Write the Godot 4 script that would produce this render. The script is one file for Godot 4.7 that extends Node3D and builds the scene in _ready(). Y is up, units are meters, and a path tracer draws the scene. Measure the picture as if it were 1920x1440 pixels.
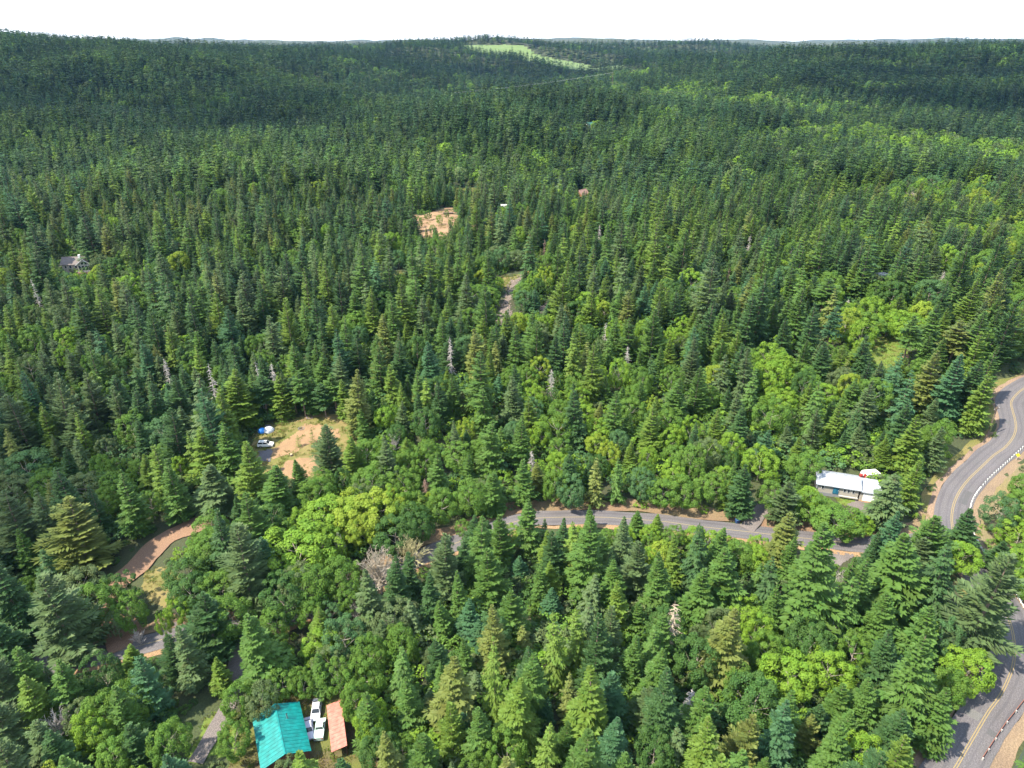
extends Node3D
# A wooded valley seen from a drone: firs and maples, two roads, a clearing and scattered houses. Metres, y up, north is -z.

const MAIN_ROAD := [Vector2(179.9, -185.1), Vector2(163.7, -182.6), Vector2(154.8, -179.9), Vector2(149.0, -176.8), Vector2(145.2, -174.1), Vector2(141.9, -170.9), Vector2(140.2, -167.5), Vector2(138.6, -163.6), Vector2(136.7, -159.9), Vector2(133.7, -156.2), Vector2(129.6, -152.7), Vector2(125.2, -150.0), Vector2(119.4, -145.7), Vector2(114.5, -142.0), Vector2(110.1, -138.0), Vector2(106.5, -133.8), Vector2(103.6, -129.1), Vector2(101.7, -124.3), Vector2(101.1, -119.5), Vector2(101.1, -115.0), Vector2(101.2, -110.6), Vector2(101.1, -106.1), Vector2(100.6, -103.0), Vector2(99.6, -99.7), Vector2(98.2, -96.6), Vector2(96.6, -93.8), Vector2(94.3, -90.7), Vector2(91.1, -87.4), Vector2(88.0, -84.6), Vector2(85.0, -82.3), Vector2(82.2, -79.9), Vector2(77.6, -75.9), Vector2(73.0, -71.9), Vector2(67.2, -67.3)]
const SIDE_ROAD := [Vector2(102.5, -126.7), Vector2(96.1, -123.9), Vector2(89.0, -122.8), Vector2(80.0, -123.3), Vector2(75.2, -124.4), Vector2(65.1, -126.8), Vector2(55.0, -129.2), Vector2(45.0, -131.5), Vector2(37.4, -133.6), Vector2(26.9, -135.5), Vector2(21.4, -136.3), Vector2(13.3, -136.9), Vector2(5.3, -137.1), Vector2(-1.3, -135.8), Vector2(-6.7, -133.4), Vector2(-14.2, -130.2), Vector2(-21.0, -127.2), Vector2(-27.5, -123.0), Vector2(-36.5, -117.5), Vector2(-47.4, -112.3), Vector2(-59.5, -109.1), Vector2(-73.5, -107.7), Vector2(-78.3, -106.5), Vector2(-84.1, -104.9), Vector2(-90.8, -103.4), Vector2(-101.5, -101.8), Vector2(-117.4, -99.7)]
const DRIVEWAY := [Vector2(-72.2, -156.2), Vector2(-74.4, -149.3), Vector2(-76.7, -145.6), Vector2(-81.7, -141.8), Vector2(-87.2, -138.1), Vector2(-90.2, -133.4), Vector2(-91.8, -128.7), Vector2(-93.2, -125.2), Vector2(-94.7, -121.2), Vector2(-90.3, -115.0), Vector2(-82.8, -105.9)]
const LANE := [Vector2(-58.3, -109.9), Vector2(-57.9, -102.8), Vector2(-56.4, -97.0), Vector2(-55.7, -90.5), Vector2(-56.4, -85.0), Vector2(-57.4, -79.4)]
const HOUSE_LANE := [Vector2(55.8, -129.9), Vector2(58.3, -132.6), Vector2(60.7, -135.4), Vector2(62.4, -137.6)]
const PATCHES := [
	["meadow", [Vector2(-76.3, -161.8), Vector2(-78.3, -171.0), Vector2(-77.8, -177.8), Vector2(-75.7, -181.6), Vector2(-69.6, -184.7), Vector2(-63.1, -185.4), Vector2(-52.9, -184.6), Vector2(-47.2, -179.2), Vector2(-44.3, -170.3), Vector2(-46.6, -163.2), Vector2(-51.4, -157.2), Vector2(-55.5, -153.4), Vector2(-61.9, -156.4), Vector2(-67.4, -158.9)], 0.6, "grass", "dry", 0.05],
	["dirt", [Vector2(-70.4, -167.6), Vector2(-68.5, -172.1), Vector2(-66.6, -176.7), Vector2(-64.1, -179.8), Vector2(-56.5, -179.8), Vector2(-51.1, -177.5), Vector2(-51.3, -172.4), Vector2(-55.8, -171.1), Vector2(-61.9, -169.1), Vector2(-66.1, -166.3), Vector2(-68.6, -165.1)], 0.5, "dirt", "dirt2", 0.09],
	["dirt", [Vector2(-64.7, -160.0), Vector2(-64.5, -164.8), Vector2(-61.4, -165.9), Vector2(-54.3, -164.8), Vector2(-51.7, -158.9), Vector2(-55.1, -154.1), Vector2(-59.6, -154.5)], 0.5, "dirt", "dirt2", 0.09],
	["dirt", [Vector2(-68.2, -182.4), Vector2(-61.9, -184.2), Vector2(-52.7, -183.6), Vector2(-52.3, -182.0), Vector2(-60.6, -182.2), Vector2(-65.2, -180.6)], 0.5, "dirt2", "dry", 0.09],
	["meadow", [Vector2(-90.2, -127.3), Vector2(-85.9, -128.9), Vector2(-79.9, -125.3), Vector2(-77.4, -119.8), Vector2(-77.5, -114.8), Vector2(-81.3, -115.6), Vector2(-86.8, -121.5)], 0.5, "grass", "dry", 0.05],
	["dirt", [Vector2(-62.8, -407.9), Vector2(-53.1, -401.1), Vector2(-46.0, -417.8), Vector2(-37.3, -430.9), Vector2(-29.0, -379.3), Vector2(-29.8, -344.0), Vector2(-35.4, -333.3), Vector2(-45.0, -338.8), Vector2(-52.2, -360.8)], 1.0, "redsoil", "dirt", 0.08],
	["dirt", [Vector2(-25.7, -356.9), Vector2(-15.6, -362.4), Vector2(-14.6, -344.7), Vector2(-23.0, -343.4)], 1.0, "redsoil", "dirt", 0.08],
	["meadow", [Vector2(-44.3, -503.6), Vector2(-24.5, -516.8), Vector2(-21.6, -468.2), Vector2(-35.5, -451.9)], 1.0, "grass", "dry", 0.08],
	["meadow", [Vector2(-54.6, -296.1), Vector2(-42.8, -294.7), Vector2(-41.1, -284.1), Vector2(-52.4, -286.4)], 1.0, "dry", "grass", 0.08],
	["meadow", [Vector2(-5.7, -280.4), Vector2(9.3, -287.1), Vector2(9.6, -282.1), Vector2(1.1, -278.2), Vector2(-1.1, -264.9), Vector2(-4.8, -268.3)], 0.8, "dry", "grass", 0.08],
	["scree", [Vector2(-0.5, -278.4), Vector2(6.0, -283.8), Vector2(2.6, -268.4), Vector2(-0.4, -253.7), Vector2(0.4, -236.8), Vector2(-2.0, -233.7), Vector2(-7.0, -231.9), Vector2(-4.5, -246.7), Vector2(-2.8, -263.4)], 0.8, "rock", "rock2", 0.12],
	["scree", [Vector2(10.6, -247.1), Vector2(14.1, -251.7), Vector2(12.4, -240.7), Vector2(10.0, -240.1)], 0.8, "rock", "rock2", 0.12],
	["meadow", [Vector2(110.5, -195.8), Vector2(118.5, -207.4), Vector2(125.3, -211.6), Vector2(132.9, -213.6), Vector2(129.3, -201.9), Vector2(121.9, -188.5), Vector2(109.6, -188.2)], 0.6, "lush", "grass", 0.06],
	["dirt", [Vector2(104.0, -205.0), Vector2(110.2, -205.6), Vector2(109.2, -202.3), Vector2(103.7, -202.3)], 0.6, "redsoil", "dirt", 0.08],
	["dirt", [Vector2(122.9, -196.9), Vector2(126.3, -197.7), Vector2(122.4, -190.2), Vector2(120.3, -190.5)], 0.6, "redsoil", "dirt", 0.08],
	["gravel", [Vector2(69.3, -123.6), Vector2(79.5, -122.5), Vector2(77.2, -119.2), Vector2(73.3, -117.0), Vector2(71.2, -118.4), Vector2(69.1, -121.0)], 0.4, "gravel", "gravel2", 0.06],
	["gravel", [Vector2(81.8, -135.9), Vector2(85.9, -137.8), Vector2(87.8, -136.9), Vector2(86.3, -132.7), Vector2(81.5, -132.7)], 0.4, "gravel", "gravel2", 0.06],
	["dirt", [Vector2(80.3, -140.1), Vector2(84.7, -138.6), Vector2(89.1, -136.8), Vector2(88.5, -135.4), Vector2(84.1, -137.2), Vector2(80.0, -138.6)], 0.4, "dirt", "dirt2", 0.08],
	["meadow", [Vector2(79.6, -139.0), Vector2(85.7, -137.4), Vector2(83.8, -134.7), Vector2(80.6, -134.9)], 0.5, "lush", "grass", 0.05],
	["yard", [Vector2(-51.8, -93.2), Vector2(-33.7, -93.4), Vector2(-26.5, -88.4), Vector2(-22.0, -73.9), Vector2(-50.5, -75.2), Vector2(-53.4, -88.7)], 0.5, "soil", "grass", 0.05],
	["meadow", [Vector2(-59.6, -88.5), Vector2(-54.1, -90.4), Vector2(-51.3, -80.1), Vector2(-58.9, -79.4)], 0.5, "grass", "lush", 0.05],
	["gravel", [Vector2(-79.0, -113.1), Vector2(-75.1, -112.6), Vector2(-71.2, -109.6), Vector2(-72.6, -108.0), Vector2(-76.6, -107.7)], 0.4, "gravel2", "gravel", 0.06],
	["dirt", [Vector2(-84.3, -109.0), Vector2(-77.4, -109.4), Vector2(-76.6, -107.7), Vector2(-82.9, -107.3)], 0.4, "dirt2", "dry", 0.09],
]
const PAD := [Vector2(-73.7, -169.7), Vector2(-69.3, -169.3), Vector2(-68.8, -164.3), Vector2(-72.8, -164.6)]
const CONIFERS := [
	[-93.2, -103.9, 23.6, 6.6, 4, 5],
	[-108.0, -111.1, 21.6, 5.4, 0, 1],
	[-103.1, -128.8, 20.9, 7.5, 4, 4],
	[-120.5, -132.6, 21.1, 6.0, 4, 5],
	[-95.6, -139.1, 20.2, 4.1, 0, 0],
	[-86.0, -143.5, 20.1, 3.9, 0, 0],
	[-76.5, -146.1, 15.1, 6.2, 0, 5],
	[-59.4, -142.0, 16.0, 5.5, 0, 0],
	[-58.0, -113.7, 23.9, 6.3, 4, 5],
	[-62.1, -102.6, 16.8, 5.3, 4, 1],
	[-49.6, -95.2, 20.0, 5.1, 0, 0],
	[-68.2, -88.9, 16.9, 3.7, 1, 2],
	[-58.0, -94.0, 9.6, 2.4, 0, 3],
	[-98.4, -89.9, 17.9, 4.4, 4, 5],
	[-94.7, -92.5, 16.3, 3.8, 1, 0],
	[-88.4, -87.4, 15.8, 4.0, 0, 3],
	[-84.2, -89.7, 16.1, 3.9, 0, 0],
	[-64.4, -140.2, 9.0, 3.3, 0, 1],
	[-39.7, -102.6, 11.7, 3.0, 6, 3],
	[-37.2, -92.1, 11.8, 2.6, 0, 0],
	[-105.5, -102.3, 15.3, 4.5, 0, 1],
	[-24.6, -111.6, 16.2, 3.3, 0, 1],
	[-14.5, -114.6, 18.3, 3.9, 4, 5],
	[-9.1, -126.6, 11.6, 2.9, 0, 1],
	[-5.6, -127.3, 9.7, 2.5, 0, 1],
	[4.3, -126.6, 15.9, 3.5, 1, 0],
	[7.9, -121.2, 11.6, 2.5, 0, 3],
	[-5.2, -111.9, 16.1, 4.1, 4, 0],
	[5.6, -111.3, 12.4, 2.3, 1, 0],
	[1.9, -118.5, 7.2, 2.4, 6, 2],
	[8.6, -113.2, 10.3, 2.7, 0, 3],
	[-14.4, -103.5, 11.6, 2.8, 6, 0],
	[-8.5, -103.1, 11.6, 3.1, 0, 2],
	[-0.6, -103.4, 13.2, 3.7, 4, 0],
	[8.8, -107.6, 8.7, 2.8, 6, 2],
	[8.2, -91.1, 20.3, 3.2, 3, 3],
	[12.8, -93.2, 18.7, 3.0, 3, 3],
	[18.5, -94.7, 16.2, 3.2, 4, 5],
	[16.8, -107.2, 12.7, 3.1, 3, 5],
	[21.3, -108.9, 13.7, 3.4, 0, 0],
	[27.1, -112.0, 15.2, 3.8, 4, 5],
	[30.2, -106.4, 17.4, 3.7, 0, 0],
	[25.0, -103.0, 8.4, 2.5, 1, 0],
	[22.1, -89.4, 15.1, 2.8, 0, 0],
	[26.0, -90.8, 15.2, 2.6, 3, 0],
	[2.2, -99.4, 7.7, 2.7, 3, 4],
	[-2.9, -84.0, 22.6, 2.5, 3, 3],
	[2.7, -84.5, 18.4, 3.7, 0, 0],
	[-10.6, -83.9, 18.8, 4.8, 0, 4],
	[-7.1, -100.6, 8.6, 2.7, 1, 2],
	[-14.3, -93.3, 11.9, 2.9, 4, 1],
	[9.9, -83.3, 13.9, 2.2, 3, 4],
	[16.4, -82.8, 14.5, 3.4, 4, 2],
	[6.1, -83.3, 8.0, 2.0, 6, 2],
	[23.9, -82.4, 10.7, 2.7, 4, 5],
	[18.7, -131.9, 7.7, 1.8, 2, 0],
	[29.4, -129.8, 7.1, 2.6, 6, 0],
	[34.2, -129.4, 6.5, 2.2, 2, 3],
	[-5.0, -140.7, 12.8, 4.3, 0, 0],
	[2.7, -142.8, 14.9, 3.4, 1, 0],
	[21.4, -141.0, 15.0, 3.1, 3, 4],
	[26.2, -141.9, 14.0, 2.7, 3, 0],
	[57.9, -101.5, 28.3, 6.6, 0, 0],
	[58.6, -118.0, 16.1, 4.8, 0, 4],
	[76.9, -105.3, 20.7, 7.3, 0, 0],
	[88.5, -113.7, 15.7, 5.2, 4, 0],
	[87.5, -128.8, 15.9, 5.3, 3, 5],
	[99.4, -119.8, 12.5, 4.1, 6, 1],
	[86.9, -93.9, 26.1, 5.8, 4, 5],
	[105.6, -114.8, 7.7, 2.9, 4, 1],
	[70.6, -96.2, 14.3, 4.2, 0, 0],
	[76.2, -91.3, 16.3, 4.1, 1, 0],
	[66.8, -80.2, 24.0, 4.6, 0, 0],
	[39.7, -90.3, 20.3, 4.6, 0, 4],
	[38.5, -104.0, 14.8, 4.1, 0, 0],
	[42.8, -107.1, 16.8, 4.7, 1, 0],
	[55.5, -134.4, 14.9, 3.9, 0, 1],
	[65.0, -132.6, 11.9, 4.0, 4, 5],
	[60.3, -80.5, 12.8, 3.2, 0, 0],
	[56.3, -80.5, 10.8, 3.2, 4, 0],
	[85.4, -111.6, 12.3, 4.3, 4, 5],
	[-82.1, -180.4, 19.9, 6.9, 0, 3],
	[-121.5, -187.4, 16.9, 5.1, 0, 1],
	[-49.2, -156.4, 17.0, 4.7, 4, 5],
	[-44.7, -173.7, 22.0, 4.9, 0, 4],
	[-42.6, -200.5, 14.5, 4.2, 0, 4],
	[-36.2, -196.2, 16.5, 4.3, 0, 1],
	[-26.3, -195.8, 16.6, 4.3, 0, 2],
	[-32.9, -180.1, 13.2, 2.8, 2, 3],
	[45.9, -169.1, 15.8, 4.4, 0, 0],
	[116.1, -170.1, 18.4, 5.0, 0, 4],
	[125.2, -166.3, 17.7, 4.9, 0, 1],
	[132.2, -199.9, 17.1, 3.8, 0, 0],
	[146.0, -187.6, 22.2, 4.5, 4, 1],
	[138.5, -188.4, 19.0, 5.2, 0, 0],
	[94.3, -147.4, 9.6, 2.8, 0, 3],
	[-185.3, -307.9, 20.7, 5.5, 0, 4],
	[-192.3, -309.6, 27.3, 7.0, 0, 1],
	[-214.3, -304.5, 23.9, 6.2, 0, 1],
	[-186.1, -313.1, 21.4, 5.5, 0, 4],
	[139.8, -185.4, 13.9, 3.5, 0, 0],
	[92.3, -185.0, 14.1, 4.0, 0, 1],
	[107.9, -191.9, 9.0, 4.5, 0, 3],
	[-85.3, -181.5, 14.7, 4.9, 0, 1],
	[-68.3, -196.1, 18.8, 4.3, 0, 0],
	[-59.6, -193.8, 15.9, 4.3, 0, 0],
	[-83.0, -157.0, 18.0, 5.2, 0, 3],
	[-76.1, -156.5, 19.6, 4.7, 0, 0],
	[-143.1, -172.4, 19.8, 5.2, 4, 5],
	[-127.2, -172.4, 16.3, 4.8, 4, 5],
	[-92.3, -82.0, 15.9, 4.0, 4, 5],
	[-70.6, -83.1, 15.8, 3.5, 0, 0],
	[-18.7, -83.7, 14.1, 3.0, 0, 0],
	[-24.6, -80.9, 14.1, 3.4, 6, 0],
	[31.8, -78.1, 14.9, 3.3, 1, 0],
	[45.4, -77.5, 14.7, 3.1, 0, 0],
	[70.2, -76.3, 14.5, 3.6, 0, 0],
	[61.1, -72.0, 15.7, 4.0, 0, 1],
	[-5.1, -76.0, 15.1, 3.3, 0, 0],
	[5.5, -73.6, 14.9, 2.7, 3, 3],
	[16.4, -74.0, 14.8, 3.2, 0, 2],
	[37.7, -73.0, 14.7, 3.1, 4, 4],
	[51.7, -71.5, 14.5, 3.5, 0, 0],
	[-78.4, -76.4, 14.3, 3.8, 0, 1],
	[-14.6, -73.6, 13.8, 3.2, 4, 0],
	[107.6, -224.1, 15.2, 5.6, 5, 0],
	[101.0, -202.0, 16.4, 3.5, 5, 2],
	[122.8, -194.4, 15.3, 4.0, 5, 0],
	[134.3, -190.1, 15.1, 4.9, 5, 4],
	[-79.5, -187.5, 15.8, 3.0, 0, 0],
	[-76.1, -185.3, 15.0, 4.1, 5, 1],
	[-73.6, -186.9, 11.8, 4.0, 5, 0],
	[-69.9, -184.7, 15.6, 3.9, 0, 3],
	[-67.3, -186.3, 12.5, 3.8, 5, 1],
	[-63.8, -184.1, 16.3, 3.7, 5, 0],
	[-61.1, -185.7, 13.1, 3.7, 0, 0],
	[-57.3, -183.5, 12.3, 3.5, 5, 1],
	[-54.3, -185.0, 13.8, 3.5, 5, 0],
	[-50.9, -182.9, 13.0, 3.4, 0, 3],
]
const SNAGS := [
	[30.1, -94.0, 18.0, 2.3, 0],
	[-190.8, -260.4, 15.8, 1.7, 1],
	[-113.3, -202.0, 12.9, 1.6, 1],
	[-95.0, -193.2, 15.2, 2.2, 1],
	[-73.6, -188.8, 16.9, 2.0, 1],
	[-77.5, -187.0, 19.0, 1.3, 1],
	[-19.6, -198.6, 15.8, 1.7, 1],
	[31.3, -211.8, 10.1, 1.3, 1],
	[36.4, -196.7, 9.9, 0.9, 1],
	[14.2, -294.3, 11.2, 1.7, 2],
	[160.0, -244.1, 8.1, 1.6, 1],
	[104.4, -296.0, 11.0, 1.9, 1],
	[12.0, -186.2, 10.2, 1.6, 1],
	[118.6, -228.3, 5.0, 1.3, 1],
	[31.0, -81.0, 11.3, 1.9, 1],
	[5.2, -152.9, 7.9, 0.9, 1],
	[-22.2, -144.2, 8.3, 1.5, 2],
	[-117.3, -117.4, 8.1, 1.9, 1],
	[40.6, -315.4, 10.5, 1.3, 1],
	[84.5, -257.3, 8.7, 1.1, 2],
]
const BROADLEAFS := [
	[-47.2, -385.2, 5.4, 2.1, 2, 0],
	[-39.2, -367.6, 5.2, 1.7, 2, 1],
	[-49.8, -364.7, 5.7, 2.0, 2, 0],
	[-31.3, -355.7, 5.6, 2.0, 2, 0],
	[-40.3, -345.5, 5.2, 1.6, 2, 0],
	[-55.0, -380.5, 5.9, 2.1, 2, 4],
	[-36.6, -384.6, 5.1, 1.4, 2, 0],
	[-71.7, -126.0, 10.0, 5.1, 0, 0],
	[-74.4, -119.3, 9.9, 4.7, 0, 2],
	[-69.6, -127.5, 9.7, 4.5, 3, 0],
	[-71.1, -113.9, 10.2, 4.8, 0, 2],
	[-65.2, -115.3, 9.8, 4.8, 0, 0],
	[-49.0, -121.8, 13.4, 7.5, 3, 1],
	[-44.5, -125.8, 11.2, 4.4, 3, 1],
	[-45.5, -133.8, 11.4, 6.3, 3, 1],
	[-39.8, -134.5, 11.4, 6.0, 3, 5],
	[-33.3, -135.7, 11.4, 6.0, 3, 5],
	[-29.7, -138.3, 9.8, 4.0, 1, 1],
	[-36.9, -130.5, 9.7, 3.9, 1, 5],
	[-45.7, -113.6, 10.8, 4.5, 0, 4],
	[-50.8, -116.2, 10.2, 3.6, 0, 2],
	[-91.1, -112.5, 11.0, 4.8, 0, 0],
	[-83.2, -110.3, 9.4, 3.5, 0, 0],
	[-97.1, -116.1, 11.1, 4.9, 0, 4],
	[-88.9, -116.4, 9.6, 3.7, 1, 2],
	[-85.2, -107.7, 7.8, 1.9, 1, 4],
	[-75.2, -84.7, 11.7, 4.0, 0, 0],
	[-71.2, -86.8, 11.1, 3.6, 0, 0],
	[-76.2, -82.3, 10.3, 3.5, 0, 1],
	[-51.8, -87.9, 8.8, 3.1, 3, 0],
	[-46.8, -87.2, 8.8, 3.0, 0, 4],
	[-44.5, -91.9, 6.9, 3.1, 0, 0],
	[-40.6, -91.9, 6.9, 2.6, 0, 0],
	[-33.2, -91.0, 10.2, 3.1, 1, 0],
	[-27.7, -89.6, 10.2, 3.6, 0, 0],
	[-74.4, -106.9, 7.2, 1.5, 1, 1],
	[-72.4, -110.3, 8.6, 2.9, 1, 1],
	[14.7, -139.5, 9.7, 3.5, 0, 3],
	[33.4, -117.9, 8.5, 3.6, 3, 5],
	[30.4, -116.6, 8.5, 2.4, 3, 1],
	[-24.7, -103.4, 9.8, 4.3, 0, 4],
	[-21.9, -97.6, 10.3, 3.2, 3, 0],
	[-27.7, -95.4, 10.3, 3.2, 0, 0],
	[-35.5, -130.1, 9.7, 3.2, 3, 5],
	[-27.5, -128.2, 11.2, 5.1, 0, 2],
	[-23.4, -130.9, 11.2, 3.9, 0, 2],
	[-17.4, -137.4, 9.8, 4.0, 0, 0],
	[-27.9, -145.6, 10.0, 4.2, 0, 0],
	[-36.6, -147.3, 10.1, 4.9, 0, 0],
	[-23.1, -153.2, 10.2, 3.6, 0, 0],
	[56.5, -93.6, 10.7, 4.1, 0, 2],
	[75.1, -127.4, 7.7, 5.3, 3, 0],
	[71.4, -130.7, 7.8, 3.8, 0, 0],
	[81.3, -127.4, 4.7, 3.1, 0, 1],
	[96.7, -113.9, 7.7, 3.4, 3, 1],
	[82.3, -86.5, 9.6, 3.9, 3, 1],
	[78.1, -84.0, 8.2, 2.9, 3, 0],
	[42.3, -81.1, 11.0, 4.8, 3, 2],
	[34.6, -90.3, 11.3, 4.1, 3, 2],
	[80.8, -92.9, 9.8, 3.1, 1, 3],
	[50.4, -86.6, 9.7, 4.4, 3, 1],
	[57.5, -87.3, 9.7, 4.0, 0, 1],
	[48.3, -92.4, 9.9, 3.6, 0, 0],
	[64.1, -91.5, 9.8, 3.1, 1, 0],
	[117.3, -127.3, 7.6, 4.3, 0, 0],
	[112.1, -119.5, 7.4, 4.2, 0, 1],
	[110.4, -112.1, 7.3, 4.6, 0, 0],
	[106.4, -110.2, 8.0, 3.4, 0, 1],
	[118.8, -123.8, 7.5, 3.7, 0, 1],
	[122.5, -133.8, 7.7, 3.2, 0, 0],
	[106.2, -105.4, 7.2, 3.3, 0, 0],
	[49.5, -139.5, 8.0, 4.0, 0, 0],
	[42.6, -138.2, 9.6, 4.0, 0, 0],
	[45.9, -147.5, 9.8, 4.2, 0, 0],
	[37.5, -139.6, 8.1, 4.0, 0, 0],
	[32.6, -141.8, 8.9, 3.4, 0, 3],
	[10.9, -142.6, 9.8, 3.4, 0, 0],
	[12.6, -148.2, 9.9, 3.5, 0, 1],
	[-10.8, -139.6, 9.8, 4.1, 0, 0],
	[62.9, -135.8, 7.9, 3.3, 0, 0],
	[63.3, -146.0, 9.7, 4.1, 0, 1],
	[73.5, -144.2, 8.8, 4.1, 0, 0],
	[46.5, -121.8, 6.9, 3.1, 3, 1],
	[50.4, -118.5, 6.9, 3.6, 3, 0],
	[42.2, -124.5, 6.2, 2.5, 0, 1],
	[54.3, -117.4, 6.1, 3.0, 3, 1],
	[37.4, -124.9, 6.2, 2.5, 0, 0],
	[26.4, -126.3, 5.7, 2.5, 0, 1],
	[21.2, -124.4, 6.3, 2.5, 0, 0],
	[15.1, -126.5, 6.3, 2.5, 0, 1],
	[0.0, -128.2, 5.8, 2.6, 0, 1],
	[-11.7, -131.6, 5.8, 2.0, 1, 0],
	[145.9, -226.9, 10.8, 5.6, 0, 3],
	[128.1, -207.2, 8.4, 6.1, 0, 1],
	[116.6, -208.6, 8.5, 5.3, 0, 0],
	[113.1, -212.7, 8.6, 4.5, 0, 0],
	[124.0, -209.5, 8.5, 4.4, 0, 1],
	[120.3, -180.4, 8.0, 4.0, 0, 0],
	[110.9, -180.3, 7.0, 4.0, 0, 3],
	[1.2, -289.3, 8.1, 4.7, 0, 4],
	[-9.3, -250.3, 7.4, 5.2, 3, 0],
	[-12.6, -253.3, 7.4, 4.2, 3, 0],
	[5.1, -245.9, 7.3, 3.7, 0, 3],
	[-103.5, -173.3, 9.2, 5.3, 0, 3],
	[-136.1, -160.3, 9.6, 6.1, 0, 3],
	[-139.7, -156.1, 9.6, 3.7, 0, 4],
	[-125.5, -152.0, 9.5, 4.4, 0, 0],
	[-115.0, -151.6, 9.4, 5.1, 0, 4],
	[-106.1, -150.0, 9.4, 4.3, 0, 0],
	[-105.9, -145.1, 9.3, 3.5, 1, 0],
	[-133.7, -151.0, 9.4, 5.1, 0, 4],
	[-97.6, -166.7, 8.3, 3.9, 0, 0],
	[147.7, -193.4, 7.2, 4.1, 0, 0],
	[163.1, -206.4, 7.4, 4.4, 0, 1],
	[173.9, -222.1, 7.8, 4.6, 0, 0],
	[86.7, -182.8, 7.1, 4.8, 0, 0],
	[77.4, -173.4, 7.0, 4.6, 0, 1],
	[90.1, -174.6, 7.0, 3.9, 0, 1],
	[-14.6, -155.3, 7.9, 4.4, 0, 0],
	[-7.4, -159.0, 7.9, 3.7, 0, 0],
	[-33.5, -155.1, 8.6, 3.6, 0, 0],
	[-40.0, -158.8, 8.7, 4.4, 0, 0],
	[20.2, -171.5, 7.1, 3.9, 0, 1],
	[23.9, -162.8, 7.9, 3.7, 0, 1],
	[34.0, -171.2, 8.1, 3.9, 0, 0],
	[14.1, -173.1, 8.1, 3.1, 0, 0],
	[0.0, -191.9, 7.5, 3.4, 0, 0],
	[6.3, -173.8, 8.2, 3.1, 0, 3],
	[25.9, -154.0, 7.7, 2.9, 0, 5],
	[36.8, -180.0, 7.2, 3.2, 0, 0],
	[57.9, -175.3, 7.0, 3.1, 0, 0],
	[72.1, -187.1, 7.2, 3.3, 0, 0],
	[-59.6, -106.2, 12.2, 4.6, 0, 0],
	[-49.0, -109.6, 12.2, 4.7, 0, 2],
	[-42.9, -113.5, 11.6, 4.2, 3, 0],
	[-37.4, -116.0, 10.9, 4.2, 0, 0],
	[-49.8, -104.3, 9.2, 3.4, 0, 0],
	[-42.7, -107.9, 7.7, 2.9, 3, 0],
	[-35.3, -111.6, 7.8, 2.9, 0, 0],
	[-64.4, -106.4, 7.8, 2.9, 0, 0],
	[-28.8, -85.7, 10.1, 2.8, 3, 0],
	[-25.3, -81.9, 10.0, 2.9, 0, 1],
	[-49.3, -80.0, 8.7, 2.9, 0, 0],
	[-22.4, -75.8, 9.9, 3.3, 0, 2],
	[-60.9, -79.5, 10.1, 3.4, 0, 0],
	[-0.9, -74.8, 9.8, 3.2, 0, 0],
	[23.6, -73.7, 9.6, 3.2, 0, 2],
	[56.8, -72.2, 9.4, 3.1, 0, 1],
]
const BARES := [
	[-29.5, -116.7, 12.9, 4.7, 0],
	[-23.5, -123.4, 9.2, 4.1, 1],
	[-26.9, -174.7, 6.7, 2.1, 0],
	[-33.3, -163.4, 6.7, 2.1, 2],
	[68.2, -107.5, 8.8, 2.0, 2],
	[62.9, -97.0, 6.5, 2.1, 2],
	[-84.0, -85.3, 8.2, 3.0, 2],
	[-80.0, -106.0, 4.7, 1.7, 2],
	[151.5, -222.0, 4.9, 2.4, 0],
	[240.4, -414.8, 8.2, 5.4, 0],
	[44.2, -121.2, 6.2, 1.5, 2],
	[-40.6, -125.5, 9.6, 1.5, 2],
	[-33.9, -109.4, 5.4, 1.4, 2],
]
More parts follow.
